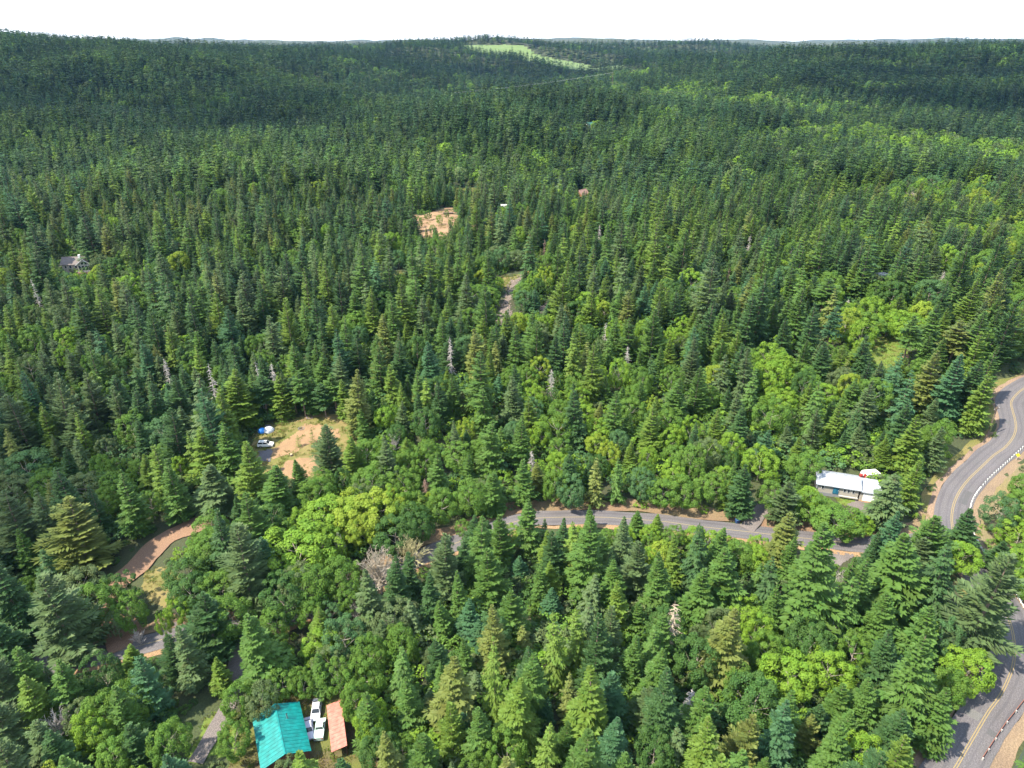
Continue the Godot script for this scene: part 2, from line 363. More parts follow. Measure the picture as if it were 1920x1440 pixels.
const OPENINGS := [Vector2(13.3, -136.9), Vector2(17.2, -136.6), Vector2(21.4, -136.1), Vector2(25.0, -135.5), Vector2(28.9, -134.8), Vector2(32.6, -134.0), Vector2(36.4, -133.4), Vector2(40.7, -132.2), Vector2(44.9, -131.0), Vector2(49.1, -129.8), Vector2(53.2, -128.7), Vector2(56.3, -128.5), Vector2(59.6, -133.4), Vector2(-4.0, -135.0), Vector2(-6.6, -133.4), Vector2(71.6, -124.4), Vector2(74.9, -123.5), Vector2(78.1, -122.6), Vector2(73.5, -119.9), Vector2(75.5, -119.0), Vector2(71.1, -121.7), Vector2(-20.4, -127.0), Vector2(-22.2, -126.2), Vector2(-30.0, -121.6), Vector2(-32.3, -123.3), Vector2(-27.5, -119.1), Vector2(-23.9, -126.3), Vector2(8.0, -136.4), Vector2(-71.3, -168.1), Vector2(-68.4, -163.3), Vector2(-75.1, -180.5), Vector2(-67.9, -172.5), Vector2(-63.6, -174.5), Vector2(-59.0, -175.3), Vector2(-60.8, -163.8), Vector2(-56.6, -159.1), Vector2(-68.3, -179.9), Vector2(-58.2, -178.9), Vector2(-63.7, -162.9), Vector2(-63.6, -180.7), Vector2(-55.5, -181.2), Vector2(-73.0, -171.0), Vector2(-69.5, -169.8), Vector2(78.7, -141.9), Vector2(80.3, -140.8), Vector2(82.5, -139.7), Vector2(84.7, -138.6), Vector2(82.9, -134.2), Vector2(79.8, -146.6), Vector2(87.0, -141.2), Vector2(-79.1, -144.3), Vector2(-81.8, -142.2), Vector2(-84.6, -140.2), Vector2(-87.2, -138.1), Vector2(-88.8, -135.6), Vector2(-90.5, -133.1), Vector2(-91.7, -129.8), Vector2(-92.7, -127.7), Vector2(-84.0, -124.4), Vector2(-84.5, -121.4), Vector2(-80.9, -117.3), Vector2(-78.0, -113.5), Vector2(-73.0, -109.0), Vector2(-75.3, -107.4), Vector2(-78.4, -106.5), Vector2(-81.6, -105.7), Vector2(-84.6, -104.7), Vector2(-44.0, -88.2), Vector2(-46.4, -86.1), Vector2(-40.2, -85.8), Vector2(-37.3, -88.4), Vector2(-38.3, -86.2), Vector2(-36.2, -86.1), Vector2(-34.3, -88.8), Vector2(-32.2, -86.5), Vector2(-56.0, -90.0), Vector2(-56.7, -87.8), Vector2(-41.1, -83.7), Vector2(-35.6, -83.5), Vector2(-204.9, -312.2), Vector2(-206.9, -309.0), Vector2(-197.4, -307.4), Vector2(-212.1, -312.0), Vector2(-213.3, -319.7), Vector2(-207.1, -318.7), Vector2(-201.8, -316.3), Vector2(-195.2, -307.5), Vector2(-200.8, -302.4), Vector2(-195.7, -301.9), Vector2(-42.4, -388.5), Vector2(-46.0, -366.8), Vector2(-39.5, -406.7), Vector2(-51.5, -388.1), Vector2(-41.0, -360.4), Vector2(-35.5, -396.0), Vector2(-31.0, -359.4), Vector2(-42.4, -347.4), Vector2(-35.3, -344.3), Vector2(-33.2, -481.2), Vector2(-26.7, -497.2), Vector2(-48.4, -291.4), Vector2(1.1, -276.4), Vector2(-1.1, -264.9), Vector2(-2.1, -251.3), Vector2(-3.0, -239.5), Vector2(0.0, -241.4), Vector2(12.2, -245.4), Vector2(-5.0, -433.0), Vector2(49.0, -497.0), Vector2(83.0, -761.1), Vector2(145.2, -258.0), Vector2(121.0, -202.9), Vector2(122.8, -199.4), Vector2(124.1, -206.0), Vector2(115.4, -194.0), Vector2(106.9, -203.9), Vector2(124.5, -196.0), Vector2(108.5, -227.4), Vector2(101.6, -203.6), Vector2(124.0, -196.7), Vector2(134.9, -191.2), Vector2(147.4, -179.1), Vector2(140.3, -169.6), Vector2(135.0, -163.0), Vector2(133.9, -158.6), Vector2(127.7, -152.7), Vector2(121.6, -149.1), Vector2(116.9, -145.5), Vector2(112.4, -142.0), Vector2(108.0, -138.6), Vector2(113.2, -136.3), Vector2(111.6, -131.1), Vector2(107.5, -127.2), Vector2(108.5, -124.6), Vector2(121.1, -141.3), Vector2(108.6, -131.3), Vector2(104.1, -108.2), Vector2(103.8, -104.1), Vector2(99.2, -101.8), Vector2(98.4, -98.0), Vector2(94.8, -94.5), Vector2(92.7, -91.0), Vector2(89.1, -86.7), Vector2(86.0, -84.7), Vector2(82.4, -81.7), Vector2(90.3, -85.5), Vector2(85.0, -81.5), Vector2(94.6, -90.9), Vector2(89.0, -89.0), Vector2(78.7, -81.9), Vector2(81.7, -83.8), Vector2(-194.7, -266.9), Vector2(-114.9, -205.8), Vector2(-96.3, -196.7), Vector2(-74.6, -192.2), Vector2(-78.5, -190.4), Vector2(-19.9, -202.3), Vector2(31.7, -216.0), Vector2(36.9, -200.4), Vector2(14.5, -302.0), Vector2(164.3, -251.8), Vector2(107.5, -306.2), Vector2(12.2, -189.5), Vector2(120.8, -233.7), Vector2(31.3, -82.2), Vector2(5.2, -155.4), Vector2(-22.4, -146.5), Vector2(-118.5, -119.3), Vector2(41.6, -324.9), Vector2(86.8, -265.3)]
const LEAFY := [
	[33, -197, 46, 31, 0.28, 0.40],
	[-10, -182, 27, 21, 0.32, 0.40],
	[95, -217, 44, 36, 0.20, 0.30],
	[-167, -245, 46, 42, 0.35, 0.20],
	[-39, -163, 21, 14, 0.60, 0.30],
	[58, -163, 28, 11, 0.28, 0.40],
	[268, -1275, 101, 101, 0.75, 0.40],
	[230, -1697, 72, 82, 0.80, 0.30],
	[-101, -314, 53, 48, 0.20, 0.20],
	[-43, -136, 20, 16, 0.90, 0.50],
	[-39, -108, 13, 15, 0.85, 0.40],
	[-82, -130, 15, 12, 0.90, 0.20],
	[-91, -121, 12, 10, 0.80, 0.20],
	[-130, -157, 20, 12, 0.70, 0.10],
	[-107, -160, 14, 11, 0.50, 0.10],
	[-29, -158, 16, 13, 0.70, 0.30],
	[32, -159, 24, 15, 0.42, 0.50],
	[47, -147, 23, 12, 0.50, 0.40],
	[19, -182, 24, 16, 0.45, 0.60],
	[87, -183, 18, 10, 0.50, 0.60],
	[124, -217, 18, 19, 0.75, 0.50],
	[115, -124, 8, 22, 1.00, 0.50],
	[78, -134, 8, 8, 0.90, 0.30],
	[46, -124, 17, 8, 0.90, 0.60],
	[52, -92, 13, 12, 0.80, 0.60],
	[83, -92, 8, 8, 0.90, 0.50],
	[36, -97, 8, 8, 0.80, 0.10],
	[-4, -257, 13, 32, 0.70, 0.30],
	[10, -255, 8, 27, 0.60, 0.30],
	[-176, -283, 32, 23, 0.55, 0.30],
	[-42, -94, 15, 8, 0.85, 0.30],
	[-77, -91, 9, 8, 0.80, 0.20],
	[-28, -99, 8, 10, 0.70, 0.30],
	[228, -307, 31, 43, 0.80, 0.50],
	[260, -411, 46, 40, 0.85, 0.40],
	[371, -653, 145, 100, 0.95, 0.50],
	[421, -616, 64, 61, 1.00, 0.60],
	[343, -1024, 104, 75, 0.85, 0.40],
	[277, -1324, 42, 45, 0.50, 0.30],
	[422, -960, 84, 65, 0.85, 0.40],
	[-58, -590, 17, 32, 0.60, 0.50],
	[-34, -558, 21, 39, 0.50, 0.30],
	[159, -1475, 69, 126, 0.85, 0.30],
	[179, -237, 12, 35, 0.60, 0.30],
	[-119, -245, 64, 28, 0.22, 0.20],
	[168, -306, 25, 42, 0.35, 0.30],
	[-23, -283, 34, 31, 0.25, 0.20],
]
const RAIL_UPPER := [Vector2(149.8, -161.6), Vector2(142.2, -157.4), Vector2(134.3, -152.3), Vector2(126.6, -146.8), Vector2(119.3, -141.6), Vector2(112.7, -136.0), Vector2(109.1, -131.6), Vector2(107.4, -128.0), Vector2(106.3, -124.8), Vector2(105.6, -120.9), Vector2(105.6, -116.8), Vector2(105.6, -112.9), Vector2(105.5, -109.8), Vector2(105.4, -106.8), Vector2(104.9, -103.4), Vector2(103.6, -99.6)]
const RAIL_LOWER := [Vector2(96.0, -86.3), Vector2(92.1, -83.8), Vector2(89.2, -81.7), Vector2(86.4, -79.7), Vector2(82.7, -76.8), Vector2(78.6, -73.5)]
const CLEARCUT := [Vector2(-186.9, -2724.1), Vector2(-105.6, -2742.9), Vector2(47.9, -2739.9), Vector2(83.0, -2624.3), Vector2(159.1, -2504.2), Vector2(256.2, -2410.8), Vector2(294.0, -1884.5), Vector2(312.0, -1792.0), Vector2(298.6, -1748.2), Vector2(219.4, -1927.5), Vector2(132.1, -2069.1), Vector2(61.7, -2181.7), Vector2(-8.8, -2508.4), Vector2(-96.8, -2500.0), Vector2(-145.3, -2523.5)]

var rng := RandomNumberGenerator.new()
var noise := FastNoiseLite.new()
var taken := {}
var road_cells := {}
var fine_tex: NoiseTexture2D
var coarse_tex: NoiseTexture2D
var mats := {}
const EYE := Vector3(0, 107, 0)

# ---------- small helpers ----------
func sm(a: float, b: float, x: float) -> float:
	var t := clampf((x - a) / (b - a), 0.0, 1.0)
	return t * t * (3.0 - 2.0 * t)

func bell(x: float, d: float, cx: float, cd: float, sx: float, sd: float) -> float:
	var u := (x - cx) / sx
	var v := (d - cd) / sd
	return exp(-u * u - v * v)

# height of the land before the roads were cut into it
func land(x: float, z: float) -> float:
	var d := -z
	var h := -6.0 + 20.0 * sm(70, 260, d) + 0.07 * clampf(x, -120, 150) * (1.0 - sm(180, 450, d))
	h += 4.0 * sin(x / 90.0 + 1.3) * sin(d / 110.0 + 0.5) * sm(180, 350, d)
	h += 10.0 * bell(x, d, 0, 350, 80, 60)
	if d > 260.0:
		h += 5.5 * sin(x / 62.0 + d / 130.0) * sin(d / 75.0 + 1.0) * sm(260, 420, d)
	if d > 480.0:
		h += 12.0 * sin(x / 260.0 + 2.0) * sin(d / 300.0) * sm(500, 900, d) + 17.0 * sin(x / 150.0 + d / 260.0 + 0.7) * sin(d / 170.0) * sm(600, 1000, d)
		h += 86.0 * bell(x, d, -1150, 1850, 700, 620) + 66.0 * bell(x, d, 1050, 1700, 620, 520)
		h -= 26.0 * bell(x, d, 150, 1330, 300, 230)
		h += 76.0 * bell(x, d, -100, 3000, 1100, 620) + 58.0 * bell(x, d, 1900, 3300, 900, 700) + 40.0 * bell(x, d, -2600, 3300, 900, 900)
		h += sm(3800, 6000, d) * (70.0 + 10.0 * sin(x / 700.0 + 1.0) + 6.0 * sin(x / 310.0))
	return h

# distance to the edge of the nearest road (or 99) and that road's height
func road_near(x: float, z: float) -> Vector2:
	var best := 99.0
	var y := 0.0
	var cx := int(floor(x / 14.0))
	var cz := int(floor(z / 14.0))
	for i in range(cx - 1, cx + 2):
		for j in range(cz - 1, cz + 2):
			var key := Vector2i(i, j)
			if road_cells.has(key):
				for s in road_cells[key]:
					var e: float = sqrt((s.x - x) * (s.x - x) + (s.z - z) * (s.z - z)) - s.w
					if e < best:
						best = e
						y = s.y
	return Vector2(best, y)

func ground(x: float, z: float) -> float:
	var h := land(x, z)
	if z < -260.0:
		return h
	var r := road_near(x, z)
	if r.x < 7.0:
		return lerpf(r.y - 0.3, h, sm(1.5, 7.0, r.x))
	return h

func numbered(called: String) -> String:
	var n: int = taken.get(called, 0)
	taken[called] = n + 1
	return called if n == 0 else "%s_%03d" % [called, n]

func tag(o: Node, label: String, category: String, group := "") -> void:
	o.set_meta("label", label)
	o.set_meta("category", category)
	if group:
		o.set_meta("group", group)

func thing(called: String, label: String, category: String, at: Vector3, turn := 0.0, group := "") -> Node3D:
	var o := Node3D.new()
	o.name = numbered(called)
	add_child(o)
	o.position = at
	o.rotation.y = turn
	tag(o, label, category, group)
	return o

func put(called: String, mesh: Mesh, m: Material, parent: Node = self) -> MeshInstance3D:
	var o := MeshInstance3D.new()
	o.name = numbered(called) if parent == self else called
	o.mesh = mesh
	if m:
		o.material_override = m
	parent.add_child(o, true)
	return o

func structure(called: String, mesh: Mesh, m: Material) -> MeshInstance3D:
	var o := put(called, mesh, m)
	o.set_meta("kind", "structure")
	return o

func lin(r: float, g: float, b: float) -> Color:
	return Color(r, g, b).linear_to_srgb()

func noise_tex(freq: float, lo: float, hi: float, size := 512, sd := 1) -> NoiseTexture2D:
	var t := NoiseTexture2D.new()
	var n := FastNoiseLite.new()
	n.seed = sd
	n.frequency = freq
	n.noise_type = FastNoiseLite.TYPE_SIMPLEX_SMOOTH
	n.fractal_octaves = 5
	t.noise = n
	t.width = size
	t.height = size
	t.seamless = true
	var gr := Gradient.new()
	gr.set_color(0, Color(lo, lo, lo))
	gr.set_color(1, Color(hi, hi, hi))
	t.color_ramp = gr
	return t

func plain(key: String, c: Color, rough := 0.8, metal := 0.0, tex: Texture2D = null, scale := 0.5) -> StandardMaterial3D:
	if mats.has(key):
		return mats[key]
	var m := StandardMaterial3D.new()
	m.resource_name = key
	m.albedo_color = c.linear_to_srgb()
	m.roughness = rough
	m.metallic = metal
	if tex:
		m.albedo_texture = tex
		m.uv1_triplanar = true
		m.uv1_world_triplanar = true
		m.uv1_scale = Vector3.ONE * scale
	mats[key] = m
	return m

func coloured(key: String, rough := 0.9, tex: Texture2D = null, scale := 0.3) -> StandardMaterial3D:
	if mats.has(key):
		return mats[key]
	var m := plain(key, Color(1, 1, 1), rough, 0.0, tex, scale)
	m.vertex_color_use_as_albedo = true
	return m

func leafy(key: String, c: Color, through := 0.35) -> StandardMaterial3D:
	if mats.has(key):
		return mats[key]
	var m := plain(key, c, 0.6)
	m.metallic_specular = 0.3
	m.vertex_color_use_as_albedo = true
	m.backlight_enabled = true
	m.backlight = Color(through, through, through * 0.6).linear_to_srgb()
	return m

func mesh_of(v: PackedVector3Array, c := PackedColorArray(), idx := PackedInt32Array()) -> ArrayMesh:
	var a := []
	a.resize(Mesh.ARRAY_MAX)
	a[Mesh.ARRAY_VERTEX] = v
	if c.size():
		a[Mesh.ARRAY_COLOR] = c
	if idx.size():
		a[Mesh.ARRAY_INDEX] = idx
	var m := ArrayMesh.new()
	m.add_surface_from_arrays(Mesh.PRIMITIVE_TRIANGLES, a)
	return m

# smooth sheet with normals
func sheet_of(v: PackedVector3Array, c: PackedColorArray, idx: PackedInt32Array) -> ArrayMesh:
	var n := PackedVector3Array()
	n.resize(v.size())
	for k in range(0, idx.size(), 3):
		var f := (v[idx[k + 2]] - v[idx[k]]).cross(v[idx[k + 1]] - v[idx[k]])
		for q in 3:
			n[idx[k + q]] += f
	for k in n.size():
		n[k] = n[k].normalized() if n[k].length_squared() > 0.0 else Vector3.UP
	var a := []
	a.resize(Mesh.ARRAY_MAX)
	a[Mesh.ARRAY_VERTEX] = v
	a[Mesh.ARRAY_NORMAL] = n
	if c.size():
		a[Mesh.ARRAY_COLOR] = c
	a[Mesh.ARRAY_INDEX] = idx
	var m := ArrayMesh.new()
	m.add_surface_from_arrays(Mesh.PRIMITIVE_TRIANGLES, a)
	return m

# collects faces of hard-edged things
class Faces:
	var v := PackedVector3Array()
	func tri(a: Vector3, b: Vector3, c: Vector3) -> void:
		v.append(a)
		v.append(b)
		v.append(c)
	func quad(a: Vector3, b: Vector3, c: Vector3, d: Vector3) -> void:
		tri(a, b, c)
		tri(a, c, d)
	# corners 0-3 the lower ring (clockwise seen from above), 4-7 the upper ring
	func hexa(p: Array) -> void:
		quad(p[4], p[5], p[6], p[7])
		quad(p[3], p[2], p[1], p[0])
		for k in 4:
			var j := (k + 1) % 4
			quad(p[j], p[5 + k if k < 3 else 4], p[4 + k], p[k])
	func box(lo: Vector3, hi: Vector3) -> void:
		hexa([Vector3(lo.x, lo.y, lo.z), Vector3(hi.x, lo.y, lo.z), Vector3(hi.x, lo.y, hi.z), Vector3(lo.x, lo.y, hi.z), Vector3(lo.x, hi.y, lo.z), Vector3(hi.x, hi.y, lo.z), Vector3(hi.x, hi.y, hi.z), Vector3(lo.x, hi.y, hi.z)])
	# a box about a centre line from a to b, of that width and height
	func bar(a: Vector3, b: Vector3, w: float, h: float) -> void:
		var dir := (b - a).normalized()
		var side := dir.cross(Vector3.UP)
		side = (side.normalized() if side.length() > 0.01 else Vector3.RIGHT) * w * 0.5
		var up := side.cross(dir).normalized() * h * 0.5
		hexa([a - side - up, b - side - up, b + side - up, a + side - up, a - side + up, b - side + up, b + side + up, a + side + up])
	# a tapered tube with n sides
	func tube(a: Vector3, b: Vector3, ra: float, rb: float, n := 6) -> void:
		var dir := (b - a).normalized()
		var s := dir.cross(Vector3(0.31, 0.9, 0.2)).normalized()
		var t := dir.cross(s)
		for k in n:
			var p := s * cos(TAU * k / n) + t * sin(TAU * k / n)
			var q := s * cos(TAU * (k + 1) / n) + t * sin(TAU * (k + 1) / n)
			quad(a + p * ra, a + q * ra, b + q * rb, b + p * rb)
	# an outline in x and y pushed from z0 to z1, narrowed by inset at y above high
	func prism(outline: Array, z0: float, z1: float) -> void:
		var n := outline.size()
		var flat := PackedVector2Array(outline)
		var idx := Geometry2D.triangulate_polygon(flat)
		for k in range(0, idx.size(), 3):
			var a := flat[idx[k]]
			var b := flat[idx[k + 1]]
			var c := flat[idx[k + 2]]
			tri(Vector3(a.x, a.y, z1), Vector3(b.x, b.y, z1), Vector3(c.x, c.y, z1))
			tri(Vector3(a.x, a.y, z0), Vector3(c.x, c.y, z0), Vector3(b.x, b.y, z0))
		for k in n:
			var a := flat[k]
			var b := flat[(k + 1) % n]
			quad(Vector3(a.x, a.y, z0), Vector3(b.x, b.y, z0), Vector3(b.x, b.y, z1), Vector3(a.x, a.y, z1))
	func mesh() -> ArrayMesh:
		var a := []
		a.resize(Mesh.ARRAY_MAX)
		a[Mesh.ARRAY_VERTEX] = v
		var m := ArrayMesh.new()
		m.add_surface_from_arrays(Mesh.PRIMITIVE_TRIANGLES, a)
		return m

func block(called: String, lo: Vector3, hi: Vector3, m: Material, parent: Node) -> MeshInstance3D:
	var f := Faces.new()
	f.box(lo, hi)
	return put(called, f.mesh(), m, parent)

func inside(p: Vector2, poly: Array) -> bool:
	var odd := false
	var j := poly.size() - 1
	for i in poly.size():
		var a: Vector2 = poly[i]
		var b: Vector2 = poly[j]
		if (a.y > p.y) != (b.y > p.y) and p.x < (b.x - a.x) * (p.y - a.y) / (b.y - a.y) + a.x:
			odd = not odd
		j = i
	return odd

# ---------- trees ----------
# one spray of needles or one leaf: a kite folded along its rib
func kite(v: PackedVector3Array, c: PackedColorArray, p: Vector3, along: Vector3, across: Vector3, fold: Vector3, col: Color) -> void:
	var mid := p + along * 0.5 + fold
	var tip := p + along
	var a := mid + across
	var b := mid - across
	v.append(p)
	v.append(a)
	v.append(tip)
	v.append(p)
	v.append(tip)
	v.append(b)
	for k in 6:
		c.append(col)

func shade_of(lo: float, hi: float) -> Color:
	var s := rng.randf_range(lo, hi)
	return Color(s * rng.randf_range(0.88, 1.1), s, s * rng.randf_range(0.85, 1.1))

# needles of a conifer of height 1 x hgt; st: [whorls, branches, steps, droop, lift, bare, power, width of a spray, raggedness]
func conifer_crown(sd: int, hgt: float, rad: float, st: Dictionary) -> ArrayMesh:
	rng.seed = sd
	var v := PackedVector3Array()
	var c := PackedColorArray()
	var whorls: int = st.whorls
	var ragged: float = st.ragged
	var heavy := rng.randf() * TAU   # the side on which this tree grew thicker
	var waist := rng.randf() * TAU
	for w in whorls:
		var t := (w + rng.randf() * 0.7) / float(whorls)
		t = pow(t, 0.92)
		var y: float = hgt * lerpf(st.bare, 0.985, t)
		var prof: float = pow(1.0 - t, st.power) * minf(1.0, 0.62 + t * 4.0)
		var reach: float = rad * prof + hgt * 0.008
		var n: int = st.branches if t < 0.8 else maxi(3, int(st.branches) - 2)
		var phase := rng.randf() * TAU
		for b in n:
			var az := phase + TAU * (b + rng.randf_range(-0.3, 0.3)) / n
			var ln: float = reach * rng.randf_range(1.0 - ragged, 1.0 + ragged * 0.6)
			ln *= 1.0 + 0.2 * cos(az - heavy) + 0.12 * sin(t * 11.0 + waist + az)
			if rng.randf() < ragged * 0.25:
				ln *= 0.55
			var out := Vector3(cos(az), 0, sin(az))
			var side := Vector3(-sin(az), 0, cos(az))
			var rise: float = lerpf(st.low, st.high, pow(t, 1.3)) + rng.randf_range(-0.12, 0.12)
			var base := Vector3(0, y + rng.randf_range(-0.2, 0.2), 0)
			var tone := shade_of(0.68, 1.32)
			var steps: int = maxi(2, int(round(st.steps * clampf(ln / (rad * 0.8), 0.35, 1.0))))
			for k in steps + 1:
				var s := 0.22 + 0.78 * k / steps   # where along the branch, from the trunk out, this spray grows
				var p: Vector3 = base + out * (ln * s * cos(rise)) + Vector3.UP * (ln * (s * sin(rise) - st.droop * s * s + st.lift * s * s * s))
				var slope: float = sin(rise) - 2.0 * st.droop * s + 3.0 * st.lift * s * s
				var fwd := (out + Vector3.UP * slope).normalized()
				var sl: float = ln * (0.5 - 0.32 * s) * rng.randf_range(0.8, 1.25) + 0.25
				if k == steps:
					var ac: Vector3 = (side + Vector3.UP * rng.randf_range(-0.3, 0.3)).normalized() * st.wide * 0.8
					kite(v, c, p - fwd * sl * 0.4, fwd * sl, ac, Vector3.UP * 0.06, tone * rng.randf_range(1.0, 1.2))
					continue
				for q in [-1.0, 1.0]:
					var dir: Vector3 = (fwd * rng.randf_range(0.55, 0.8) + side * q * 0.72 + Vector3.UP * rng.randf_range(st.hang - 0.16, st.hang + 0.12)).normalized()
					var ac2: Vector3 = dir.cross(Vector3.UP)
					ac2 = (ac2.normalized() + Vector3.UP * rng.randf_range(-0.45, 0.45)).normalized() * st.wide * rng.randf_range(0.75, 1.2)
					kite(v, c, p, dir * sl, ac2, Vector3.UP * st.wide * 0.3, tone * rng.randf_range(0.88, 1.12))
	# leader
	for k in 4:
		var a2 := TAU * k / 4.0
		kite(v, c, Vector3(0, hgt * 0.955, 0), Vector3(0.02 * rad * cos(a2), hgt * 0.05, 0.02 * rad * sin(a2)), Vector3(cos(a2 + 1.5), 0, sin(a2 + 1.5)) * 0.12, Vector3.ZERO, Color(1, 1, 1))
	return mesh_of(v, c)

func trunk_mesh(sd: int, hgt: float, r: float, top: float, limbs := 0, spread := 0.0, low := 0.3) -> ArrayMesh:
	rng.seed = sd
	var f := Faces.new()
	var p := Vector3(0, -0.5, 0)
	for k in 5:
		var q := Vector3(rng.randf_range(-0.12, 0.12), hgt * top * (k + 1) / 5.0, rng.randf_range(-0.12, 0.12))
		f.tube(p, q, lerpf(r, r * 0.12, k / 5.0), lerpf(r, r * 0.12, (k + 1) / 5.0), 7)
		p = q
	for k in limbs:
		var t := rng.randf_range(low, 0.8)
		var az := TAU * (k + rng.randf() * 0.5) / limbs
		var a := Vector3(0, hgt * top * t, 0)
		var m := a + Vector3(cos(az) * spread * 0.45, hgt * 0.1, sin(az) * spread * 0.45)
		var b := m + Vector3(cos(az + 0.3) * spread * 0.4, hgt * 0.13, sin(az + 0.3) * spread * 0.4)
		f.tube(a, m, r * 0.42, r * 0.25, 5)
		f.tube(m, b, r * 0.25, r * 0.06, 4)
	return f.mesh()

# leaves of a broadleaf tree: clumps on an uneven crown, each a loose shell of leaf sprays
func leaf_crown(sd: int, hgt: float, rad: float, clumps: int, per: int, leaf: float, low: float, clump_size: float) -> ArrayMesh:
	rng.seed = sd
	var v := PackedVector3Array()
	var c := PackedColorArray()
	var mid := Vector3(0, hgt * (0.5 + low * 0.5), 0)
	var half := hgt * (1.0 - low) * 0.5
	var lobes := []
	for k in 5:
		lobes.append(Vector3(rng.randf_range(-1, 1), rng.randf_range(-0.3, 1), rng.randf_range(-1, 1)).normalized())
	for k in clumps:
		# evenly over the sphere
		var yy := 1.0 - 1.75 * (k + rng.randf() * 0.6) / clumps
		var az := k * 2.39996 + rng.randf_range(-0.4, 0.4)
		var rr := sqrt(maxf(0.0, 1.0 - yy * yy))
		var n := Vector3(cos(az) * rr, yy, sin(az) * rr)
		var far := rng.randf_range(0.62, 0.92)
		for lb in lobes:
			far += 0.16 * pow(maxf(0.0, n.dot(lb)), 3.0)
		var cc := mid + Vector3(n.x * rad * far, n.y * half * far, n.z * rad * far)
		var cr := clump_size * rng.randf_range(0.7, 1.25)
		var tone := shade_of(0.82, 1.15)
		for q in per:
			var u := Vector3(rng.randfn(), rng.randfn(), rng.randfn()).normalized()
			u = (u + n * 0.55 + Vector3.UP * 0.35).normalized()
			var p := cc + u * cr * rng.randf_range(0.72, 1.05) * Vector3(1, 0.8, 1)
			var face := (u + Vector3.UP * 0.5 + Vector3(rng.randfn(), rng.randfn(), rng.randfn()) * 0.38).normalized()
			var t1 := face.cross(Vector3(rng.randfn(), rng.randfn(), rng.randfn())).normalized()
			var t2 := face.cross(t1)
			var sz := leaf * rng.randf_range(0.7, 1.3)
			var col := tone * rng.randf_range(0.85, 1.15)
			kite(v, c, p - t1 * sz * 0.5, t1 * sz, t2 * sz * 0.42, face * sz * 0.12, col)
	return mesh_of(v, c)

# grey twigs of a leafless tree
func bare_crown(sd: int, hgt: float, rad: float, fine: int) -> ArrayMesh:
	rng.seed = sd
	var f := Faces.new()
	f.tube(Vector3(0, -0.4, 0), Vector3(0, hgt * 0.35, 0), 0.2, 0.14, 6)
	for k in fine:
		var az := TAU * k / fine + rng.randf() * 0.4
		var el := rng.randf_range(0.35, 1.5)
		var dir := Vector3(cos(az) * cos(el), sin(el), sin(az) * cos(el))
		var a := Vector3(0, hgt * rng.randf_range(0.15, 0.4), 0)
		var reach := lerpf(rad, hgt * 0.66, sin(el)) * rng.randf_range(0.75, 1.0)
		var b := a + dir * reach * 0.5 + Vector3(rng.randfn(), 0, rng.randfn()) * 0.15
		var e := a + dir * reach
		f.tube(a, b, 0.1, 0.07, 4)
		f.tube(b, e, 0.07, 0.035, 3)
		for q in 7:
			var s := rng.randf_range(0.35, 1.0)
			var p := a.lerp(b, s * 2.0) if s < 0.5 else b.lerp(e, s * 2.0 - 1.0)
			var d2 := (dir + Vector3(rng.randfn(), rng.randfn() * 0.7 + 0.2, rng.randfn()) * 0.55).normalized()
			var l2 := reach * rng.randf_range(0.14, 0.3)
			f.tube(p, p + d2 * l2, 0.055, 0.03, 3)
			for u in 3:
				var p3 := p + d2 * l2 * rng.randf_range(0.4, 1.0)
				var d3 := (d2 + Vector3(rng.randfn(), rng.randfn() * 0.6, rng.randfn()) * 0.7).normalized()
				f.tube(p3, p3 + d3 * l2 * 0.5, 0.038, 0.022, 3)
	return f.mesh()

# the dead branches of a snag
func snag_branches(sd: int, hgt: float, rad: float, count: int) -> ArrayMesh:
	rng.seed = sd
	var f := Faces.new()
	for k in count:
		var t := pow(rng.randf(), 0.9) * 0.8 + 0.16
		var az := rng.randf() * TAU
		var out := Vector3(cos(az), 0, sin(az))
		var ln := rad * pow(1.05 - t, 0.7) * rng.randf_range(0.5, 1.1) + 0.3
		var a := Vector3(0, hgt * t, 0)
		var m := a + out * ln * 0.55 + Vector3.UP * ln * rng.randf_range(-0.15, 0.1)
		var b := a + out * ln + Vector3.UP * ln * rng.randf_range(-0.45, -0.1)
		f.tube(a, m, 0.1, 0.07, 4)
		f.tube(m, b, 0.07, 0.03, 3)
		for q in 4:
			var p := a.lerp(m, rng.randf_range(0.4, 1.0)) if q < 2 else m.lerp(b, rng.randf())
			var d := (out * 0.6 + Vector3(-sin(az), 0, cos(az)) * (0.8 if q % 2 else -0.8) + Vector3.UP * rng.randf_range(-0.6, 0.1)).normalized()
			f.tube(p, p + d * ln * rng.randf_range(0.15, 0.32), 0.05, 0.025, 3)
	return f.mesh()

const FIR := {"whorls": 27, "branches": 7, "steps": 6, "droop": 0.36, "lift": 0.26, "bare": 0.07, "power": 0.76, "wide": 0.29, "ragged": 0.3, "low": -0.05, "high": 0.75, "hang": -0.12}
const STYLES := [
	{},
	{"whorls": 24, "power": 0.68, "ragged": 0.42, "wide": 0.28},
	{"whorls": 25, "branches": 6, "power": 0.9, "steps": 5, "ragged": 0.22},
	{"whorls": 21, "branches": 6, "droop": 0.66, "lift": 0.2, "hang": -0.42, "ragged": 0.42, "low": 0.1, "high": 0.6, "wide": 0.27},
	{"whorls": 27, "branches": 7, "power": 0.58, "droop": 0.14, "lift": 0.22, "ragged": 0.46, "low": 0.05, "high": 0.9, "wide": 0.24, "hang": 0.05, "steps": 7},
	{"whorls": 18, "bare": 0.4, "ragged": 0.4, "power": 0.66},
	{"whorls": 22, "branches": 7, "power": 0.8, "droop": 0.2, "lift": 0.22, "ragged": 0.2, "bare": 0.03},
]
const STYLE_WORDS := ["fir", "ragged fir", "slender fir", "drooping hemlock", "bushy pine", "bare-trunked fir", "full young fir"]
